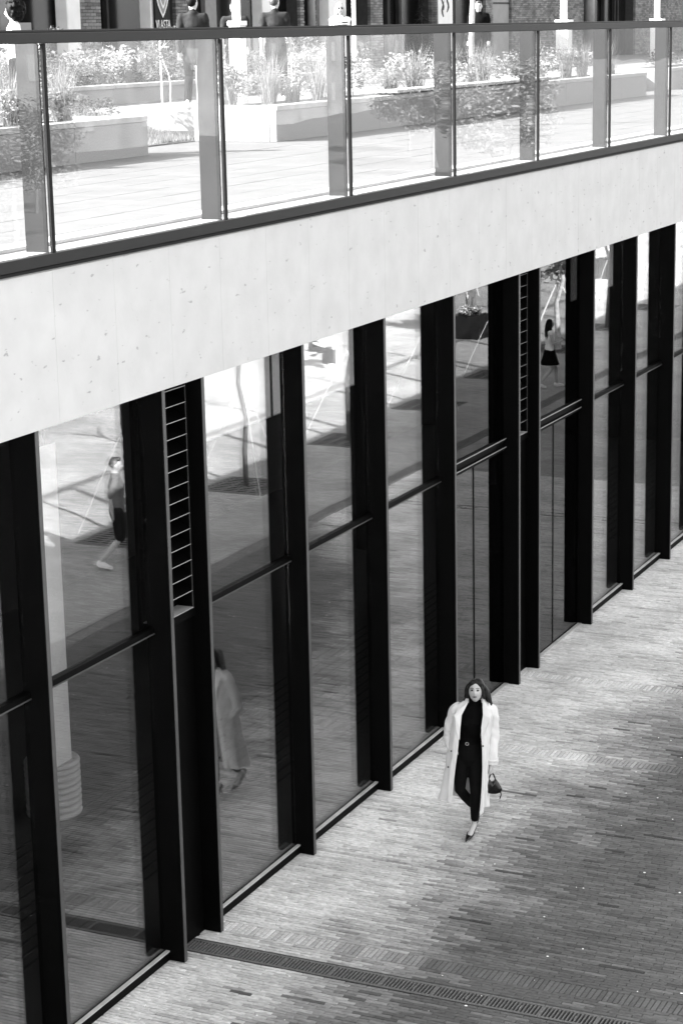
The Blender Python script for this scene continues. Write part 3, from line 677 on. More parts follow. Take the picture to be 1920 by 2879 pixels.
t = thing('street_tree', 'thin pale tree trunk beside the man in the black shirt', 'tree', (43.91, 8.3, ST)); tm_ = tree_mesh(44, 7.0, .075, 1.3, 1200, .08, 'leaf'); link('trunk', tm_[0], t); o = link('crown', tm_[1], t, (0, 0, .4))
# conifer in a pot by the windows
r = random.Random(8); b = MB()
for k in range(700):
    q = r.random(); a = r.random() * 2 * pi; rad = .62 * (1 - q) * r.uniform(.5, 1); z = .35 + q * 1.9; p = Vector((cos(a) * rad, sin(a) * rad, z)); u = Vector((cos(a), sin(a), -.25)) * .09; v = Vector((-sin(a), cos(a), 0)) * .03
    b.add([p - u, p + v, p + u, p - v], [(0, 1, 2, 3)])
t = thing('conifer', 'small dark conifer in front of the curtained windows', 'tree', (59.25, 16.0, ST)); b.build('crown', 'conifer', t); MB().tube([(0, 0, 0), (0, 0, 2.1)], [.03, .01], 6).build('trunk', 'bark_dark', t)

# ------------------------------------------------------------------ people
def head_rot(turn, tilt): return Matrix.Rotation(turn, 3, 'Z') @ Matrix.Rotation(tilt, 3, 'X')
def head_parts(c, k=1.0, jaw=1.0, turn=0.0, tilt=0.0):
    """head looking along -Y, turned by 'turn' about Z; c = centre; returns shapes"""
    R = head_rot(turn, tilt)
    def f(d, q):
        x, y, z = q
        if d.z < 0: x *= 1 - .24 * (-d.z) ** 1.5 * jaw; 
        if d.z < -.1 and d.y > 0: y *= 1 - .45 * (-d.z - .1)
        fr = max(0, -d.y)
        y -= k * (.026 * exp(-((d.x / .14) ** 2) - ((d.z + .22) / .12) ** 2) + .015 * exp(-((d.x / .11) ** 2) - ((d.z + .02) / .18) ** 2)) * fr       # nose
        y += k * .011 * fr * (exp(-(((abs(d.x) - .38) / .17) ** 2) - ((d.z - .03) / .10) ** 2))                                                     # eye sockets
        y -= k * .006 * fr * exp(-((d.x / .22) ** 2) - ((d.z + .52) / .09) ** 2)                                                                    # mouth
        y -= k * .010 * fr * exp(-((d.x / .25) ** 2) - ((d.z + .86) / .14) ** 2)                                                                    # chin
        y -= k * .004 * fr * exp(-(((abs(d.x) - .42) / .2) ** 2) - ((d.z + .22) / .16) ** 2)                                                        # cheeks
        return R @ Vector((x, y, z))
    ps = [ellipsoid(c, (.074 * k, .093 * k, .118 * k), 40, f)]
    for s in (-1, 1):
        ps.append(ellipsoid(Vector(c) + R @ Vector((s * .073 * k, .012 * k, -.005 * k)), (.011 * k, .02 * k, .031 * k), 10))
    return ps
def face(par, c, k=1.0, turn=0.0, glasses=False, female=True, brow='brow', tilt=0.0):
    R = head_rot(turn, tilt); C = Vector(c)
    def P(x, y, z): return C + R @ Vector((x * k, y * k, z * k))
    if glasses:
        b = MB()
        for s in (-1, 1): b.add(*ellipsoid(P(s * .030, -.088, .006), (.027 * k, .010 * k, .018 * k), 12)); b.tube([P(s * .055, -.083, .01), P(s * .076, .01, .01)], [.003 * k, .003 * k], 5)
        b.tube([P(-.01, -.095, .010), P(.01, -.095, .010)], [.004 * k, .004 * k], 5); b.build('sunglasses', 'leather', par, smooth=True)
    else:
        for s in (-1, 1):
            e = MB().add(*ellipsoid(P(s * .029, -.0765, .004), (.014 * k, .008 * k, .0075 * k), 12)).build('eye', 'eye_white', par, smooth=True)
            MB().add(*ellipsoid(P(s * .029, -.0825, .004), (.0095 * k, .0045 * k, .0078 * k), 10)).build('iris', 'eye', e, smooth=True)
            MB().tube([P(s * .014, -.0835, .010), P(s * .029, -.0845, .0135), P(s * .045, -.079, .010)], [.0046 * k, .0062 * k, .0036 * k], 6).build('lashes', 'eye', e)
    b = MB()
    for s in (-1, 1): b.tube([P(s * .013, -.0885, .027), P(s * .031, -.0875, .033), P(s * .051, -.076, .027)], [.0036 * k, .0040 * k, .002 * k], 6)
    b.build('eyebrows', brow, par)
    b = MB().tube([P(-.022, -.083, -.060), P(-.008, -.0925, -.0575), P(0, -.093, -.059), P(.008, -.0925, -.0575), P(.022, -.083, -.060)], [.002 * k, .0048 * k, .0042 * k, .0048 * k, .002 * k], 6)
    b.tube([P(-.018, -.084, -.064), P(0, -.0915, -.068), P(.018, -.084, -.064)], [.002 * k, .0056 * k, .002 * k], 6); b.build('lips', 'lip' if female else 'skin_dark', par, smooth=True)
def hand_parts(wr, dirv, side, k=1.0, curl=.6, palm=(0, 0, 0)):
    """palm + five bent fingers; wr wrist, dirv finger direction, side = thumb direction"""
    W = Vector(wr); d = Vector(dirv).normalized(); s = Vector(side); s = (s - d * s.dot(d)).normalized(); n = d.cross(s)
    ps = [tube([W - d * .01 * k, W + d * .04 * k, W + d * .085 * k], [(.026 * k, .018 * k), (.037 * k, .015 * k), (.036 * k, .013 * k)], 10, s)]
    for j, (o, L) in enumerate(((.028, .068), (.0095, .078), (-.0095, .072), (-.028, .056))):
        p0 = W + d * .08 * k + s * o * k; a = curl
        d1 = d * cos(a) + n * sin(a); d2 = d * cos(a * 2) + n * sin(a * 2); d3 = d * cos(a * 2.8) + n * sin(a * 2.8)
        p1 = p0 + d1 * L * .45 * k; p2 = p1 + d2 * L * .32 * k; p3 = p2 + d3 * L * .25 * k
        ps.append(tube([p0, p1, p2, p3], [.0088 * k, .0082 * k, .0075 * k, .006 * k], 7, s))
    p0 = W + d * .022 * k + s * .03 * k; p1 = p0 + (d * .7 + s * .6) * .035 * k; p2 = p1 + (d * .9 + n * .4 + s * .1) * .03 * k
    ps.append(tube([p0, p1, p2], [.012 * k, .0095 * k, .0075 * k], 7, n)); return ps
def shoe(b, heel, toe, wd=.045, h=.07, sole=.02):
    """closed sneaker-like shoe from heel to toe"""
    H = Vector(heel); T = Vector(toe); d = (T - H)
    b.tube([H + d * .06 + Vector((0, 0, h * .7)), H + d * .30 + Vector((0, 0, h * .62)), H + d * .62 + Vector((0, 0, h * .42)), H + d * .92 + Vector((0, 0, h * .30))], [(wd * .8, h * .62), (wd * .9, h * .6), (wd, h * .42), (wd * .72, h * .28)], 10, Vector((-d.y, d.x, 0)).normalized())

def person(label, loc, heading, height=1.75, female=False, pose='walk', top=('tshirt', 'cloth_black'), bottom=('trousers', 'denim_black'), shoes='cloth_white', hair=('short', 'hair_dark'), skin='skin', glasses=False, phone=False, turn=0.0, collar=False, voxel=.014, stripes=False):
    """heading = world direction (x, y) the person faces"""
    rz = atan2(heading[1], heading[0]) + pi / 2          # local -Y to heading
    t = thing('person', label, 'person', loc, rz); k = height / 1.75
    sw = .155 if female else .185; hw = .09; st = {'walk': .24, 'stand': .03, 'sit': 0}[pose]
    S = lambda x, y, z: Vector((x * k, y * k, z * k)); zo = 0
    if pose == 'sit': zo = -.45
    hip = [S(s * hw, 0, .93 + zo) for s in (-1, 1)]
    if pose == 'sit':
        knee = [S(s * .12, -.42, .50) for s in (-1, 1)]; ank = [S(s * .12, -.40, .09) for s in (-1, 1)]; toe = [S(s * .13, -.58, .0) for s in (-1, 1)]; heel = [S(s * .12, -.35, 0) for s in (-1, 1)]
    else:
        knee = [S(-.10, -st * .75, .51), S(.10, -st * .15, .50)]
        ank = [S(-.09, -st * .9, .09), S(.09, st * 1.15, .13 if st > .1 else .09)]
        heel = [S(-.09, -st * .9 + .05, 0), S(.09, st * 1.15 + .05, .055 if st > .1 else 0)]; toe = [S(-.10, -st * .9 - .19, 0), S(.10, st * 1.15 - .17, 0)]
    sh = [S(s * sw, .01, 1.43 + zo) for s in (-1, 1)]
    if phone or pose == 'sit':
        elb = [S(s * (sw + .06), -.04, 1.15 + zo) for s in (-1, 1)]; wr = [S(s * .07, -.28, 1.20 + zo) for s in (-1, 1)]
        if pose == 'sit': wr = [S(s * .10, -.28, 1.02 + zo) for s in (-1, 1)]
    else:
        elb = [S(s * (sw + .035), .03 + s * st * .3, 1.14 + zo) for s in (-1, 1)]; wr = [S(s * (sw + .04), -.06 + s * st * .55, .90 + zo) for s in (-1, 1)]
    hc = S(0, -.02, 1.635 + zo); wa = .125 if female else .145
    torso = [S(0, 0, .88 + zo), S(0, 0, .98 + zo), S(0, 0, 1.12 + zo), S(0, -.005, 1.28 + zo), S(0, 0, 1.40 + zo), S(0, .005, 1.455 + zo)]
    tr = [(.15 * k, .10 * k), (.155 * k, .105 * k), (wa * k, .095 * k), ((.15 if female else .17) * k, .11 * k), ((sw - .01) * k, .085 * k), (.08 * k, .06 * k)]
    body = [tube(torso, tr, 16), tube([S(0, .005, 1.43 + zo), S(0, -.005, 1.56 + zo)], [.052 * k, .05 * k], 10)] + head_parts(hc, k, 1, turn)
    for i in (0, 1):
        body.append(tube([hip[i], hip[i].lerp(knee[i], .5), knee[i], knee[i].lerp(ank[i], .4), ank[i]], [.085 * k, .072 * k, .052 * k, .052 * k, .035 * k], 12))
        body.append(tube([ank[i], heel[i].lerp(toe[i], .55) + Vector((0, 0, .03 * k)), toe[i].lerp(heel[i], .1) + Vector((0, 0, .02 * k))], [.035 * k, .035 * k, .025 * k], 8))
        body.append(tube([sh[i], sh[i].lerp(elb[i], .5), elb[i], elb[i].lerp(wr[i], .5), wr[i]], [.05 * k, .045 * k, .036 * k, .034 * k, .025 * k], 10))
        dv = (wr[i] - elb[i]); body += hand_parts(wr[i], dv, (-1 if i else 1, -.4, 0) if not phone else (0, 0, 1), k, .5 if not phone else .8)
    body.append(tube([sh[0], S(0, .01, 1.44 + zo), sh[1]], [.05 * k, .06 * k, .05 * k], 10, (0, 1, 0)))
    fuse(body, 'body', skin, voxel * .75, 2, t)
    # clothes
    tp = [tube(torso, [(a + .016 * k, b + .016 * k) for a, b in tr], 16)] ; long_ = top[0] in ('shirt', 'jacket')
    if top[0] == 'jacket': tp = [tube([S(0, 0, .80 + zo)] + torso, [(.175 * k, .125 * k)] + [(a + .024 * k, b + .026 * k) for a, b in tr], 16)]
    for i in (0, 1):
        if top[0] == 'sleeveless': tp.append(tube([sh[i] * .9, sh[i]], [.05 * k, .045 * k], 10)); continue
        pts = [sh[i], sh[i].lerp(elb[i], .4), sh[i].lerp(elb[i], .8)]; ra = [.062 * k, .062 * k, .064 * k]
        if long_: pts = [sh[i], sh[i].lerp(elb[i], .5), elb[i], elb[i].lerp(wr[i], .5), elb[i].lerp(wr[i], .92)]; ra = [.066 * k, .062 * k, .056 * k, .052 * k, .046 * k]
        tp.append(tube(pts, ra, 12))
    if collar: tp.append(tube([S(0, .008, 1.45 + zo), S(0, .004, 1.505 + zo)], [.066 * k, .062 * k], 12))
    tp.append(tube([sh[0] + S(0, 0, -.012), S(0, .012, 1.425 + zo), sh[1] + S(0, 0, -.012)], [.066 * k, .075 * k, .066 * k], 12, (0, 1, 0)))
    def wr_(p):
        p += Vector((sin(p.z * 38 + p.x * 21), sin(p.z * 31 + p.y * 17 + 2), 0)) * .004 * k; return p
    o = fuse(tp, 'top', top[1], voxel, 3, t, disp=wr_)
    if stripes:
        b = MB()
        for j in range(5): b.tube([S((.155 + .0) * cos(a), .122 * sin(a) - .005, 1.17 + .05 * j + zo) for a in [pi + pi * q / 14 for q in range(15)]], [.009 * k] * 15, 5)
        b.build('stripes', 'cloth_black', o)
    if bottom[0] == 'skirt':
        n = 40; vs = []; zs = [1.0, .92, .82, .70, .60]
        for j, z in enumerate(zs):
            for i in range(n):
                a = 2 * pi * i / n; w_ = 1 + .05 * sin(9 * a) * j / 4; vs.append(S((.145 + .03 * j) * cos(a) * w_, (.105 + .03 * j) * sin(a) * w_, z + zo))
        b = MB().add(vs, [(j * n + i, j * n + (i + 1) % n, (j + 1) * n + (i + 1) % n, (j + 1) * n + i) for j in range(4) for i in range(n)]); o = b.build('skirt', bottom[1], t, smooth=True); s_ = o.modifiers.new('s', 'SOLIDIFY'); s_.thickness = .01
        MB().tube([S(.268 * cos(2 * pi * i / 40) * (1 + .05 * sin(9 * 2 * pi * i / 40)), .228 * sin(2 * pi * i / 40) * (1 + .05 * sin(9 * 2 * pi * i / 40)), .6) for i in range(41)], [.006] * 41, 5).build('hem', 'cloth_white', o)
    else:
        bp = [tube([S(0, 0, .86 + zo), S(0, 0, 1.0 + zo)], [(.165 * k, .115 * k), (.15 * k, .11 * k)], 14)]
        for i in (0, 1):
            if bottom[0] == 'shorts': bp.append(tube([hip[i], hip[i].lerp(knee[i], .5), hip[i].lerp(knee[i], .95)], [.10 * k, .092 * k, .088 * k], 12))
            else: bp.append(tube([hip[i], hip[i].lerp(knee[i], .5), knee[i], knee[i].lerp(ank[i], .5), knee[i].lerp(ank[i], .93)], [.10 * k, .086 * k, .070 * k, .066 * k, .062 * k], 12))
        fuse(bp, 'trousers' if bottom[0] != 'shorts' else 'shorts', bottom[1], voxel, 3, t)
    for i in (0, 1):
        b = MB(); shoe(b, heel[i] + Vector((0, 0, .005)), toe[i] + Vector((0, 0, .005)), .046 * k, .085 * k); o = b.build('shoe', shoes, t, smooth=True)
        d = toe[i] - heel[i]; MB().tube([heel[i] + d * .04 + Vector((0, 0, .013)), heel[i] + d * .5 + Vector((0, 0, .013)), heel[i] + d * .97 + Vector((0, 0, .013))], [(.038 * k, .012), (.048 * k, .012), (.036 * k, .012)], 8, Vector((-d.y, d.x, 0)).normalized()).build('sole', 'cloth_white' if shoes == 'cloth_white' else 'leather', o)
    face(t, hc, k, turn, glasses, female)
    R = Matrix.Rotation(turn, 3, 'Z'); hv = lambda x, y, z: hc + R @ Vector((x * k, y * k, z * k))
    if hair[0] == 'short': fuse([ellipsoid(hv(0, .022, .028), (.080 * k, .086 * k, .098 * k), 18), ellipsoid(hv(0, -.03, .085), (.062 * k, .055 * k, .04 * k), 14)], 'hair', hair[1], .01, 1, t)
    elif hair[0] == 'long':
        ps = [ellipsoid(hv(0, .022, .026), (.084 * k, .092 * k, .102 * k), 18)]; r = random.Random(int(loc[0] * 10))
        for j in range(20):
            a = -.25 * pi + 1.5 * pi * j / 19; q = hv(.078 * cos(a), .03 + .07 * sin(a), .0); L = r.uniform(.30, .42)
            ps.append(tube([q, q + R @ Vector((.02 * cos(a) * k, .02, -L * .45 * k)), q + R @ Vector(((.03 * cos(a) + r.gauss(0, .012)) * k, .03 + r.gauss(0, .01), -L * k))], [.028 * k, .028 * k, .012 * k], 8))
        fuse(ps, 'hair', hair[1], .011, 1, t)
    elif hair[0] == 'afro':
        r = random.Random(2); ps = [ellipsoid(hv(0, .055, .04), (.15 * k, .135 * k, .155 * k), 24)]
        for j in range(170):
            d = Vector((r.gauss(0, 1), r.gauss(0, 1), r.gauss(0, 1))).normalized()
            if d.y < -.35 and d.z < .55: continue
            ps.append(ellipsoid(hv(d.x * .158, .055 + d.y * .14, .04 + d.z * .165), (.026 * k,) * 3, 8))
        fuse(ps, 'hair', hair[1], .011, 0, t)
    if phone:
        p = (wr[0] + wr[1]) / 2 + S(0, -.09, .02); b = MB().bbox(-.05, .05, -.006, .006, -.08, .08, .004); o = b.build('phone_body', 'leather', None); o.name = 'phone'
        o['label'] = phone; o['category'] = 'phone'; o.matrix_world = t.matrix_world if False else Matrix.Translation(loc) @ Matrix.Rotation(rz, 4, 'Z') @ Matrix.Translation(p) @ Matrix.Rotation(radians(-50), 4, 'X')
    return t

# the woman walking towards the camera ------------------------------------------------
def walking_woman():
    root = thing('person', 'woman in an open white trench coat over black clothes walking on the bricks', 'person', (18.92, -1.47, 0), atan2(-.92892, .37027))
    V = Vector; HC = V((.072, -.030, 1.600)); TURN = radians(-6); TILT = radians(-14)
    # body, one skin
    hipR, hipL = V((-.072, 0, .90)), V((.068, 0, .90))
    kneeR, ankR = V((-.098, -.07, .525)), V((.050, .30, .185)); kneeL, ankL = V((.066, -.085, .50)), V((.052, -.045, .125))
    body = [tube([(0, 0, .88), (0, 0, .97), (.012, 0, 1.10), (.022, -.01, 1.26), (.034, 0, 1.37), (.046, .005, 1.43)], [(.125, .10), (.13, .10), (.096, .085), (.118, .10), (.13, .075), (.065, .055)], 18),
            tube([(.046, .005, 1.42), (.062, -.012, 1.53)], [.046, .044], 12),
            tube([(-.105, 0, 1.385), (.18, 0, 1.385)], [.046, .046], 12, (0, 1, 0))] + head_parts(HC, .98, .9, TURN, TILT)
    for h, kn, an in ((hipR, kneeR, ankR), (hipL, kneeL, ankL)):
        body.append(tube([h, h.lerp(kn, .5), kn, kn.lerp(an, .35), an], [.082, .066, .046, .044, .027], 12))
    toeL, heelL = V((-.018, -.19, .012)), V((.052, .005, .075)); toeR, heelR = V((.055, .205, .012)), V((.085, .375, .155))
    for an, to, he in ((ankL, toeL, heelL), (ankR, toeR, heelR)):
        body.append(tube([an, an.lerp(to, .4) + V((0, 0, .004)), an.lerp(to, .75) + V((0, 0, -.004)), to + V((0, 0, .006))], [.030, .029, .030, .016], 10)); body.append(tube([an, he + V((0, 0, .012))], [.028, .024], 10))
    shR, elR, wrR = V((-.125, .01, 1.385)), V((-.205, .065, 1.12)), V((-.165, -.055, .97))
    shL, elL, wrL = V((.215, .01, 1.385)), V((.250, .03, 1.10)), V((.236, -.055, .785))
    for a, b, c in ((shR, elR, wrR), (shL, elL, wrL)): body.append(tube([a, a.lerp(b, .5), b, b.lerp(c, .5), c], [.042, .038, .032, .030, .022], 10))
    body += hand_parts(wrL, (-.02, -.12, -1), (-.3, -1, 0), .92, .85); body += hand_parts(wrR, (.1, -.5, -1), (1, -.3, 0), .9, .5)
    fuse(body, 'body', 'skin', .0065, 2, root)
    face(root, HC, .98, TURN, tilt=TILT)
    # hair: side parting, waves down to the collar
    R = head_rot(TURN, TILT); hv = lambda x, y, z: HC + R @ V((x, y, z))
    ps = [ellipsoid(hv(0, .016, .026), (.079, .086, .097), 22), ellipsoid(hv(-.026, -.040, .076), (.050, .036, .026), 12), ellipsoid(hv(.046, -.036, .074), (.036, .036, .028), 12), ellipsoid(hv(.014, -.042, .088), (.032, .030, .018), 12)]
    for s in (-1, 1):       # hair falling past the temples
        for j in range(3): ps.append(tube([hv(s * .052, -.052 + .016 * j, .062), hv(s * .074, -.036 + .016 * j, .022), hv(s * .081, -.022 + .016 * j, -.025), hv(s * .088, -.006 + .014 * j, -.075)], [.014, .014, .014, .013], 8))
    r = random.Random(6)
    for j in range(34):      # long waves hanging from the crown, fuller on the side away from the glass
        a = -.10 * pi + 1.20 * pi * j / 33; side = cos(a); full_ = .5 + .5 * side; q = hv(.070 * cos(a), .030 + .066 * sin(a), .055)
        L = .20 + .05 * r.random() + .03 * full_; pts = []
        for i in range(10):
            tt = i / 9; wv = .013 * sin(tt * 10 + j * 1.1) * tt ** .5
            pts.append(q + Matrix.Rotation(TURN, 3, 'Z') @ V((side * (.014 + (.085 if side > 0 else .030) * tt ** .7) + wv * .8, .018 * tt * max(0, sin(a)) + .011 * cos(tt * 9 + j * 1.7) * tt, -L * tt + .010 * sin(tt * pi))))
        ps.append(tube(pts, [.012, .017, .018, .018, .018, .017, .016, .014, .011, .005], 8))
    for j in range(12):     # hair combed from the parting over the crown
        s = -1 if j < 6 else 1; u = (j % 6) / 5; y0 = -.050 + .105 * u; pts = []
        for i in range(6):
            tt = i / 5; an = tt * 1.45; pts.append(hv(.016 + s * (.002 + (.080 - .016 * s) * sin(an)), y0 * (1 - .25 * tt) + .030 * tt, .018 + (.094 + .012 * (1 - tt) * (s > 0)) * cos(an)))
        ps.append(tube(pts, [.010, .015, .016, .016, .015, .011], 8))
    fuse(ps, 'hair', 'hair_woman', .0065, 1, root)
    # black polo neck, jeans, belt
    fuse([tube([(0, 0, .99), (.006, 0, 1.03), (.012, 0, 1.10), (.022, -.012, 1.22), (.026, -.016, 1.28), (.034, -.004, 1.365), (.046, .003, 1.425)], [(.128, .106), (.118, .100), (.106, .094), (.120, .112), (.130, .116), (.134, .084), (.073, .063)], 20),
          tube([(.046, .003, 1.41), (.060, -.012, 1.495)], [.056, .053], 14), tube([(-.06, 0, 1.385), (.14, 0, 1.385)], [.05, .05], 12, (0, 1, 0)),
          ellipsoid((-.028, -.085, 1.26), (.05, .045, .05), 12), ellipsoid((.075, -.085, 1.26), (.05, .045, .05), 12)], 'polo_neck', 'cloth_black', .008, 4, root)
    j_ = [tube([(0, 0, .86), (0, 0, .94), (.003, 0, 1.03)], [(.142, .115), (.142, .115), (.122, .104)], 18)]
    for h, kn, an in ((hipR, kneeR, ankR), (hipL, kneeL, ankL)): j_.append(tube([h + V((0, 0, .02)), h.lerp(kn, .5), kn, kn.lerp(an, .4), kn.lerp(an, .80)], [.090, .075, .058, .055, .043], 14))
    fuse(j_, 'jeans', 'denim_black', .008, 3, root)
    n = 36; rg = lambda z, rx, ry: [((.006 + rx * cos(2 * pi * i / n)), ry * sin(2 * pi * i / n), z) for i in range(n)]
    be = MB().add(rg(1.032, .126, .109) + rg(1.058, .122, .106), [(i, (i + 1) % n, n + (i + 1) % n, n + i) for i in range(n)]).build('belt', 'cloth_black', root)
    MB().tube([(-.020 + .017 * cos(a), -.113, 1.046 + .015 * sin(a)) for a in [2 * pi * i / 12 for i in range(13)]], [.0028] * 13, 5).build('buckle', 'metal_bright', be)
    # pumps
    for an, to, he in ((ankL, toeL, heelL), (ankR, toeR, heelR)):
        d = (to - V((he.x, he.y, to.z))); sd = V((-d.y, d.x, 0)).normalized(); b = MB()
        up = [he + V((0, 0, .022)), he.lerp(to, .35) + V((0, 0, .008)), he.lerp(to, .62) + V((0, 0, .010)), he.lerp(to, .85) + V((0, 0, .012)), to + V((0, 0, .006)) + d * .30]
        b.tube(up, [(.031, .030), (.034, .024), (.042, .028), (.036, .027), (.008, .009)], 12, sd); o = b.build('shoe', 'leather', root, smooth=True)
        MB().tube([he + V((0, .004, .004)), V((he.x, he.y + .012, .003 if he.z < .1 else he.z - .075))], [.011, .0055], 8).build('heel', 'leather', o)
    # trench coat: body of the coat as an open shell
    LV = [(1.488, [(.000, -.050), (-.018, -.02), (-.020, .02), (.012, .07), (.068, .085), (.12, .07), (.152, .02), (.152, -.02), (.140, -.050)]),
          (1.44, [(-.050, -.080), (-.085, -.05), (-.105, .0), (-.05, .09), (.06, .115), (.16, .09), (.215, .0), (.195, -.05), (.158, -.085)]),
          (1.385, [(-.092, -.115), (-.135, -.085), (-.165, .0), (-.09, .115), (.05, .135), (.19, .115), (.262, .0), (.225, -.085), (.158, -.115)]),
          (1.20, [(-.098, -.150), (-.145, -.13), (-.185, .0), (-.1, .13), (.04, .15), (.165, .13), (.235, .0), (.19, -.125), (.128, -.150)]),
          (1.00, [(-.115, -.155), (-.165, -.14), (-.212, .01), (-.12, .15), (.03, .17), (.145, .15), (.21, .01), (.185, -.12), (.136, -.155)]),
          (.75, [(-.148, -.15), (-.20, -.135), (-.25, .02), (-.14, .18), (.02, .2), (.14, .18), (.20, .02), (.185, -.12), (.136, -.155)]),
          (.50, [(-.172, -.135), (-.235, -.12), (-.287, .03), (-.16, .22), (0, .25), (.13, .22), (.20, .03), (.180, -.12), (.125, -.165)]),
          (.33, [(-.182, -.12), (-.25, -.11), (-.306, .04), (-.17, .24), (-.02, .28), (.12, .24), (.205, .04), (.175, -.12), (.105, -.185)])]
    HEM = [.405, .41, .40, .34, .29, .30, .34, .34, .275]
    def cr(a, t):
        m = len(a) - 1; f = t * m; i = min(int(f), m - 1); u = f - i; p0, p1, p2, p3 = a[max(i - 1, 0)], a[i], a[i + 1], a[min(i + 2, m)]
        return .5 * (2 * p1 + (p2 - p0) * u + (2 * p0 - 5 * p1 + 4 * p2 - p3) * u * u + (3 * p1 - p0 - 3 * p2 + p3) * u ** 3)
    NU, NV = 96, 70; vs = []
    for j in range(NV + 1):
        tv = j / NV
        for i in range(NU + 1):
            tu = i / NU; col = []
            zc = [l[0] for l in LV[:-1]] + [cr(HEM, tu)]; z = cr(zc, tv)
            xs = [cr([q[0] for q in l[1]], tu) for l in LV]; ys = [cr([q[1] for q in l[1]], tu) for l in LV]
            x, y = cr(xs, tv), cr(ys, tv); am = max(0, min(1, (1.22 - z) / .8)); nx, ny = x - .02, y - .02; ln = sqrt(nx * nx + ny * ny) + 1e-6
            ed = min(1, 6 * min(tu, 1 - tu) + .15); fo = ((.016 * sin(tu * 40 + z * 1.2) + .010 * sin(tu * 67 + 2 - z * 2.2)) * am + .006 * sin(z * 19 + tu * 44) * sin(z * 7 + tu * 9) + .004 * sin(z * 41 - tu * 60) * sin(tu * 23)) * ed
            vs.append((x + nx / ln * fo, y + ny / ln * fo, z))
    fs = [(j * (NU + 1) + i, (j + 1) * (NU + 1) + i, (j + 1) * (NU + 1) + i + 1, j * (NU + 1) + i + 1) for j in range(NV) for i in range(NU)]
    coat = MB().add(vs, fs).build('trench_coat', 'coat', root, smooth=True); m = coat.modifiers.new('s', 'SOLIDIFY'); m.thickness = .007; m.offset = 0
    # sleeves
    def sl(pts, rr):
        P = [V(pts[0])]; Rr = [rr[0]]; N_ = 34; vs_ = [];
        P = [V([cr([q[c] for q in pts], i / N_) for c in range(3)]) for i in range(N_ + 1)]; Rr = [cr(rr, i / N_) for i in range(N_ + 1)]
        vv, ff = tube(P, Rr, 26, (1, 0, 0), False); out = []
        for i, p in enumerate(vv):
            ri = i // 26; c = P[ri]; d = p - c; w_ = 1 + .11 * sin(ri * .95 + (i % 26) * .5) * sin(ri * .31 + (i % 26) * .24 + 1) + .05 * sin((i % 26) * .72 + ri * .4); out.append(c + d * w_)
        return out, [f for f in ff if len(f) == 4]
    vv, ff = sl([(.175, .0, 1.415), (.235, .01, 1.37), (.252, .025, 1.23), (.254, .03, 1.09), (.250, -.01, .93), (.240, -.045, .79)], [.060, .066, .064, .060, .056, .050])
    o = MB().add(vv, ff).build('sleeve', 'coat', coat, smooth=True); o.modifiers.new('s', 'SOLIDIFY').thickness = .005
    vv, ff = sl([(-.075, .0, 1.415), (-.135, .01, 1.37), (-.178, .035, 1.24), (-.208, .06, 1.12), (-.198, .02, 1.03), (-.178, -.05, .95)], [.060, .066, .064, .060, .056, .050])
    o = MB().add(vv, ff).build('sleeve', 'coat', coat, smooth=True); o.modifiers.new('s', 'SOLIDIFY').thickness = .005
    vv, ff = tube([(.2425, -.034, .85), (.2415, -.039, .825)], [.060, .060], 26, (1, 0, 0), False); o = MB().add(vv, [f for f in ff if len(f) == 4]).build('cuff_strap', 'coat', coat, smooth=True); o.modifiers.new('s', 'SOLIDIFY').thickness = .006
    vv, ff = tube([(.2995, -.036, .865), (.3015, -.041, .815)], [.008, .008], 8); MB().add(vv, ff).build('strap_end', 'coat', coat, smooth=True)
    # collar and lapels
    def flap(name, P):
        q = [V(p) for p in P]; n_ = len(q); c = sum(q, V()) / n_
        nn = (q[1] - q[0]).cross(q[2] - q[0]).normalized() * .004
        b = MB().add([p + nn for p in q] + [p - nn for p in q], [tuple(range(n_)), tuple(range(2 * n_ - 1, n_ - 1, -1))] + [(i, (i + 1) % n_, n_ + (i + 1) % n_, n_ + i) for i in range(n_)])
        o = b.build(name, 'coat', coat); mm = o.modifiers.new('b', 'BEVEL'); mm.width = .0025; mm.segments = 2
    flap('lapel', [(-.010, -.068, 1.475), (-.072, -.098, 1.432), (-.150, -.125, 1.365), (-.138, -.150, 1.335), (-.126, -.164, 1.19), (-.100, -.166, 1.12), (-.092, -.158, 1.24), (-.078, -.130, 1.365)])
    flap('lapel', [(.142, -.066, 1.475), (.190, -.096, 1.430), (.240, -.118, 1.372), (.218, -.145, 1.345), (.205, -.160, 1.290), (.136, -.166, 1.13), (.132, -.160, 1.24), (.150, -.130, 1.365)])
    n_ = 24; rows = []
    for (z, k_, dz) in ((1.470, 1.00, 0), (1.505, .98, 0), (1.512, 1.05, 0), (1.478, 1.30, 0), (1.430, 1.62, 0)):
        rows.append([(.066 + .088 * k_ * cos(a), .008 + .078 * k_ * sin(a), z - (.018 if k_ > 1.2 else 0) * abs(cos(a))) for a in [-.20 * pi + 1.40 * pi * i / (n_ - 1) for i in range(n_)]])
    o = MB().add([p for r_ in rows for p in r_], [(j * n_ + i, j * n_ + i + 1, (j + 1) * n_ + i + 1, (j + 1) * n_ + i) for j in range(4) for i in range(n_ - 1)]).build('collar', 'coat', coat, smooth=True); o.modifiers.new('s', 'SOLIDIFY').thickness = .006
    for (x, y, z) in ((.145, -.162, 1.04), (-.185, -.150, .98), (-.218, -.138, .80)): MB().add(*ellipsoid((x, y, z), (.009, .005, .009), 10)).build('button', 'leather', coat, smooth=True)
    return root
mat('hair_woman', .005, .42, .9, 45, bump=.8, bscale=60, spec=.28)
woman = walking_woman()
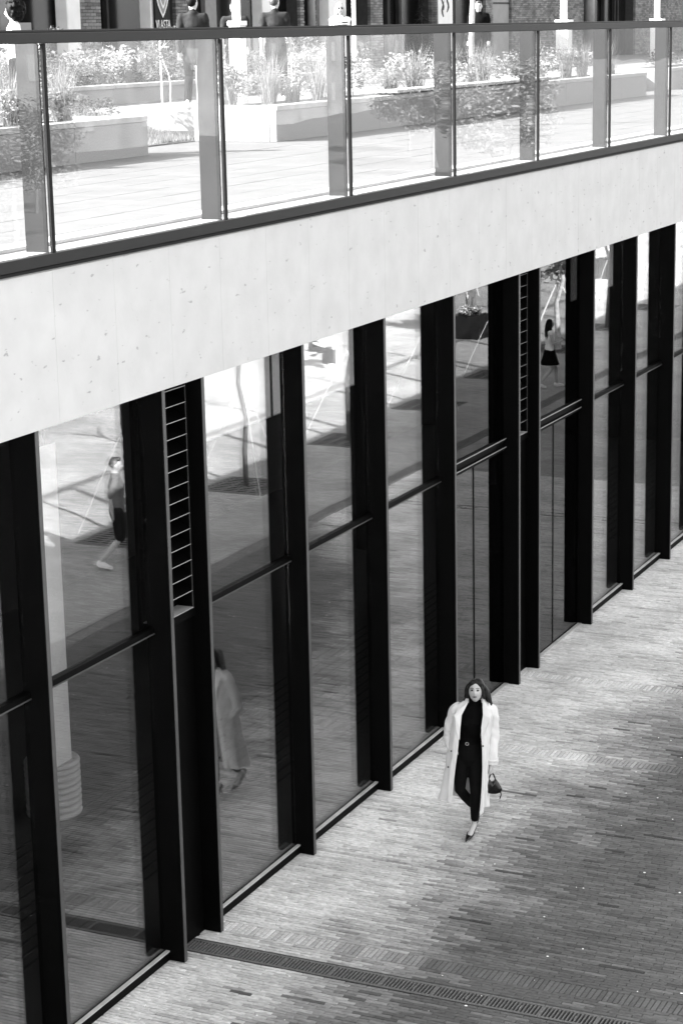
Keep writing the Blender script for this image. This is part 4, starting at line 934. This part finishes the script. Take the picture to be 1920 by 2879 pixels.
# her handbag
hbg = thing('handbag', 'small black leather handbag in the hand of the woman in the coat', 'handbag', (0, 0, 0)); hbg.matrix_world = Matrix.Translation((18.92, -1.47, 0)) @ Matrix.Rotation(atan2(-.92892, .37027), 4, 'Z')
OUT = [(-.030, .105), (-.062, .040), (-.104, -.012), (-.080, -.050), (-.030, -.066), (.030, -.070), (.075, -.058), (.104, -.022), (.066, .036), (.034, .105), (.012, .060), (-.008, .060)]
b = MB(); n = len(OUT); prof = ((1, .0), (.93, .020), (.72, .034), (.35, .040))
rings = []
for sgn in (-1, 1):
    for k_, dy in (prof if sgn < 0 else prof[1:]): rings.append((k_, sgn * dy))
rings.sort(key=lambda r_: r_[1]); bv = []
for k_, dy in rings: bv += [(.240 + x * k_ * 1.14, -.078 + dy, .553 + (z + .01) * k_ * 1.08 - .01) for x, z in OUT]
b.add(bv, [(j * n + i, j * n + (i + 1) % n, (j + 1) * n + (i + 1) % n, (j + 1) * n + i) for j in range(len(rings) - 1) for i in range(n)] + [tuple(range(n - 1, -1, -1)), tuple(range((len(rings) - 1) * n, len(rings) * n))])
o = b.build('bag_body', 'leather', hbg, smooth=True); o.modifiers.new('s', 'SUBSURF').render_levels = 2
for s in (-1, 1):
    b = MB(); b.tube([(.238 + s * .040, -.078, .61), (.238 + s * .030, -.076, .655), (.238 + s * .016, -.073, .695), (.238, -.071, .706)], [(.008, .005)] * 4, 8); b.build('strap', 'leather', hbg, smooth=True)
    b = MB(); b.tube([(.240 + s * .085, -.085, .52), (.240 + s * .092, -.10, .48), (.240 + s * .078, -.11, .44)], [(.007, .003)] * 3, 6); b.build('strap_tail', 'leather', hbg, smooth=True)

# people on the street above
person('woman with a big afro and glasses looking at a dark tablet, at the far left', (24.72, 7.6, ST), (-.42, .9), 1.66, True, 'stand', ('shirt', 'cloth_plaid') if False else ('shirt', 'cloth_white'), ('trousers', 'denim_black'), hair=('afro', 'hair_dark'), skin='skin_dark', glasses=False, phone='dark tablet held by the woman with the afro')
person('man in a dark jacket seen from behind, leftmost of the walking men', (29.86, 7.6, ST), (.93, .36), 1.80, False, 'walk', ('jacket', 'cloth_dark'), collar=True, turn=radians(-25))
person('man in black half hidden by the pale lamp pillar', (32.62, 8.3, ST), (.9, .42), 1.76, False, 'walk', ('tshirt', 'cloth_dark'), turn=radians(30))
person('man in a dark polo shirt seen from behind, right of the lamp pillar', (32.79, 7.6, ST), (.95, .30), 1.82, False, 'walk', ('tshirt', 'cloth_dark'), collar=True, hair=('short', 'hair_mid'), turn=radians(-20))
person('fair long-haired woman in sunglasses and a striped top', (37.38, 8.5, ST), (-.85, -.5), 1.74, True, 'walk', ('sleeveless', 'cloth_white'), ('trousers', 'cloth_white'), hair=('long', 'hair_fair'), glasses=True, stripes=True)
person('man with a beard-shadowed face in a black shirt facing this way', (44.82, 8.5, ST), (-.95, -.3), 1.80, False, 'stand', ('shirt', 'cloth_black'), hair=('short', 'hair_mid'), collar=True)

# ------------------------------------------------------------------ the plaza seen mirrored in the glass
person('man in a grey T-shirt and dark shorts walking, mirrored in the leftmost large pane', (27.20, -7.82, 0), (.55, .83), 1.80, False, 'walk', ('tshirt', 'cloth_grey'), ('shorts', 'cloth_black'), hair=('short', 'hair_mid'))
person('girl with long dark hair and a short dark skirt, mirrored beside the white tree', (45.3, -6.95, 0), (.55, .83), 1.62, True, 'walk', ('sleeveless', 'cloth_white'), ('skirt', 'cloth_black'), hair=('long', 'hair_dark'), skin='skin', phone='phone in the hands of the girl in the skirt')
person('person in grey trousers standing behind the flower box, mirrored near the top', (54.6, -12.6, 0), (-.3, .9), 1.75, False, 'stand', ('tshirt', 'cloth_grey'), ('trousers', 'cloth_grey'))
bn2 = thing('park_bench', 'backless bench on the sunlit plaza, mirrored above the parallel drain', 'bench', (46.2, -13.6, 0), .2)
for k in range(5): MB().bbox(-.9, .9, -.22 + k * .09, -.14 + k * .09, .40, .44, .004).build('slat', 'timber', bn2)
for x in (-.7, .7): MB().bbox(x - .03, x + .03, -.2, .2, 0, .399, .004).build('leg', 'rail_dark', bn2)
person('person in dark clothes sitting on the mirrored bench', (46.2, -13.55, 0), (.3, .95), 1.7, False, 'sit', ('tshirt', 'cloth_black'), ('trousers', 'denim_black'))
# young trees in square grates, guyed with ropes
gm = MB(); G = .66
gm.box(-G, G, -G, -G + .05, -.02, .006).box(-G, G, G - .05, G, -.02, .006).box(-G, -G + .05, -G + .05, G - .05, -.02, .006).box(G - .05, G, -G + .05, G - .05, -.02, .006)
for k in range(9):
    u = -G + .05 + (2 * G - .1) * (k + .5) / 9
    gm.box(u - .028, u + .028, -G + .05, G - .05, -.02, .003); 
    for j in range(0, 9, 2): gm.box(u + .028, u + .112 if k < 8 else u + .03, -G + .1 + j * .135, -G + .15 + j * .135, -.02, .002)
gmesh = gm.mesh('grating', 'iron'); gb = MB().box(-G, G, -G, G, -.003, -.0005).mesh('pit_shade', 'recess_black')  # thin black sheet stands in for the shade below the bars
tt = [tree_mesh(60 + k, 4.6, .055, 1.0, 3600, .055, 'leaf', 'bark_dark', .6) for k in range(3)]; tw = tree_mesh(71, 4.4, .085, 1.0, 2000, .10, 'leaf_pale')
for i, x in enumerate((29.0, 33.3, 37.9, 42.2, 46.6, 51.0, 55.2, 59.6)):
    tg = thing('tree_grate', 'square iron tree grate in the mirrored paving, %s of its row' % ORD[i], 'tree grate', (x, -8.72, 0), 0, 'tree grates along the plaza'); link('pit_shade', gb, tg); link('grating', gmesh, tg)
    pal = (i == 5)
    o = thing('plaza_tree', ('pale-barked tree with thick white guy ropes mirrored beside the walking girl' if pal else 'slender young tree in an iron grate, %s of the mirrored row' % ORD[i]), 'tree', (x, -8.72, .0), i * 1.9, 'trees along the plaza')
    a, c = tw if pal else tt[i % 3]; link('trunk', a, o); link('crown', c, o)
    if not pal: o.children[0].data = a
    for q in range(3):
        an = q * 2 * pi / 3 + .5; rr = .022 if pal else .006
        MB().tube([(0, 0, 1.9), (cos(an) * .5, sin(an) * .5, .95), (cos(an) * .98, sin(an) * .98, .0)], [rr] * 3, 6).build('guy_rope', 'rope', o)
def flower_box(label, x, y, s):
    t = thing('flower_box', label, 'planter', (x, y, 0)); MB().bbox(-s, s, -s, s, 0, s * 1.5, .01).build('box', 'planter_black', t)
    r = random.Random(int(x)); b = MB(); leaf_cloud(b, (0, 0, s * 1.55), (s * .95, s * .95, s * .35), 260, .06, r, .1); b.build('leaves', 'leaf', t); b = MB(); leaf_cloud(b, (0, 0, s * 1.75), (s * .95, s * .95, s * .4), 420, .05, r, .3); b.build('blossom', 'flower', t)
flower_box('black square flower box with white blossom, mirrored above the right door', 52.3, -11.7, .42)
flower_box('black flower box with white blossom further along, mirrored near the right edge', 66.5, -12.2, .45)
# far trees, plus an unseen pale building shaped to haze the balustrade glass
bt = [tree_mesh(80 + k, 5.6, .14, 2.6, 12000, .11, 'leaf_bright', 'bark_dark') for k in range(3)]; rf = random.Random(9)
for i in range(9):
    x = 46 + i * 12.5 + rf.uniform(-2, 2); y = -26 - (i % 4) * 7 + rf.uniform(-2, 2)
    o = thing('plaza_tree', 'large tree across the plaza, %s along the mirrored row' % ORD[i], 'tree', (x, y, 0), rf.random() * 6, 'large trees across the plaza'); a, c = bt[i % 3]; link('trunk', a, o); link('crown', c, o); s = rf.uniform(.85, 1.1); o.scale = (s, s, s)
fb = thing('far_building', 'unseen pale flat-roofed building across the plaza, shaped to haze the balustrade glass', 'building', (125, -78, 0), radians(-8))  # height and tone set to veil the upper balustrade glass
MB().box(-90, 90, -6, 6, 0, 16).build('wall', 'pale_render', fb); MB().box(-90.5, 90.5, -6.5, 6.5, 16.01, 16.6).build('roof', 'street', fb)
wm = MB().box(-.8, .8, 6.005, 6.06, 0, 1.8).mesh('window', 'grey_door')
for k in range(18):
    for z in (1.5, 5.5, 9.5, 12.8): link('window', wm, fb, (-85 + k * 10, 0, z))
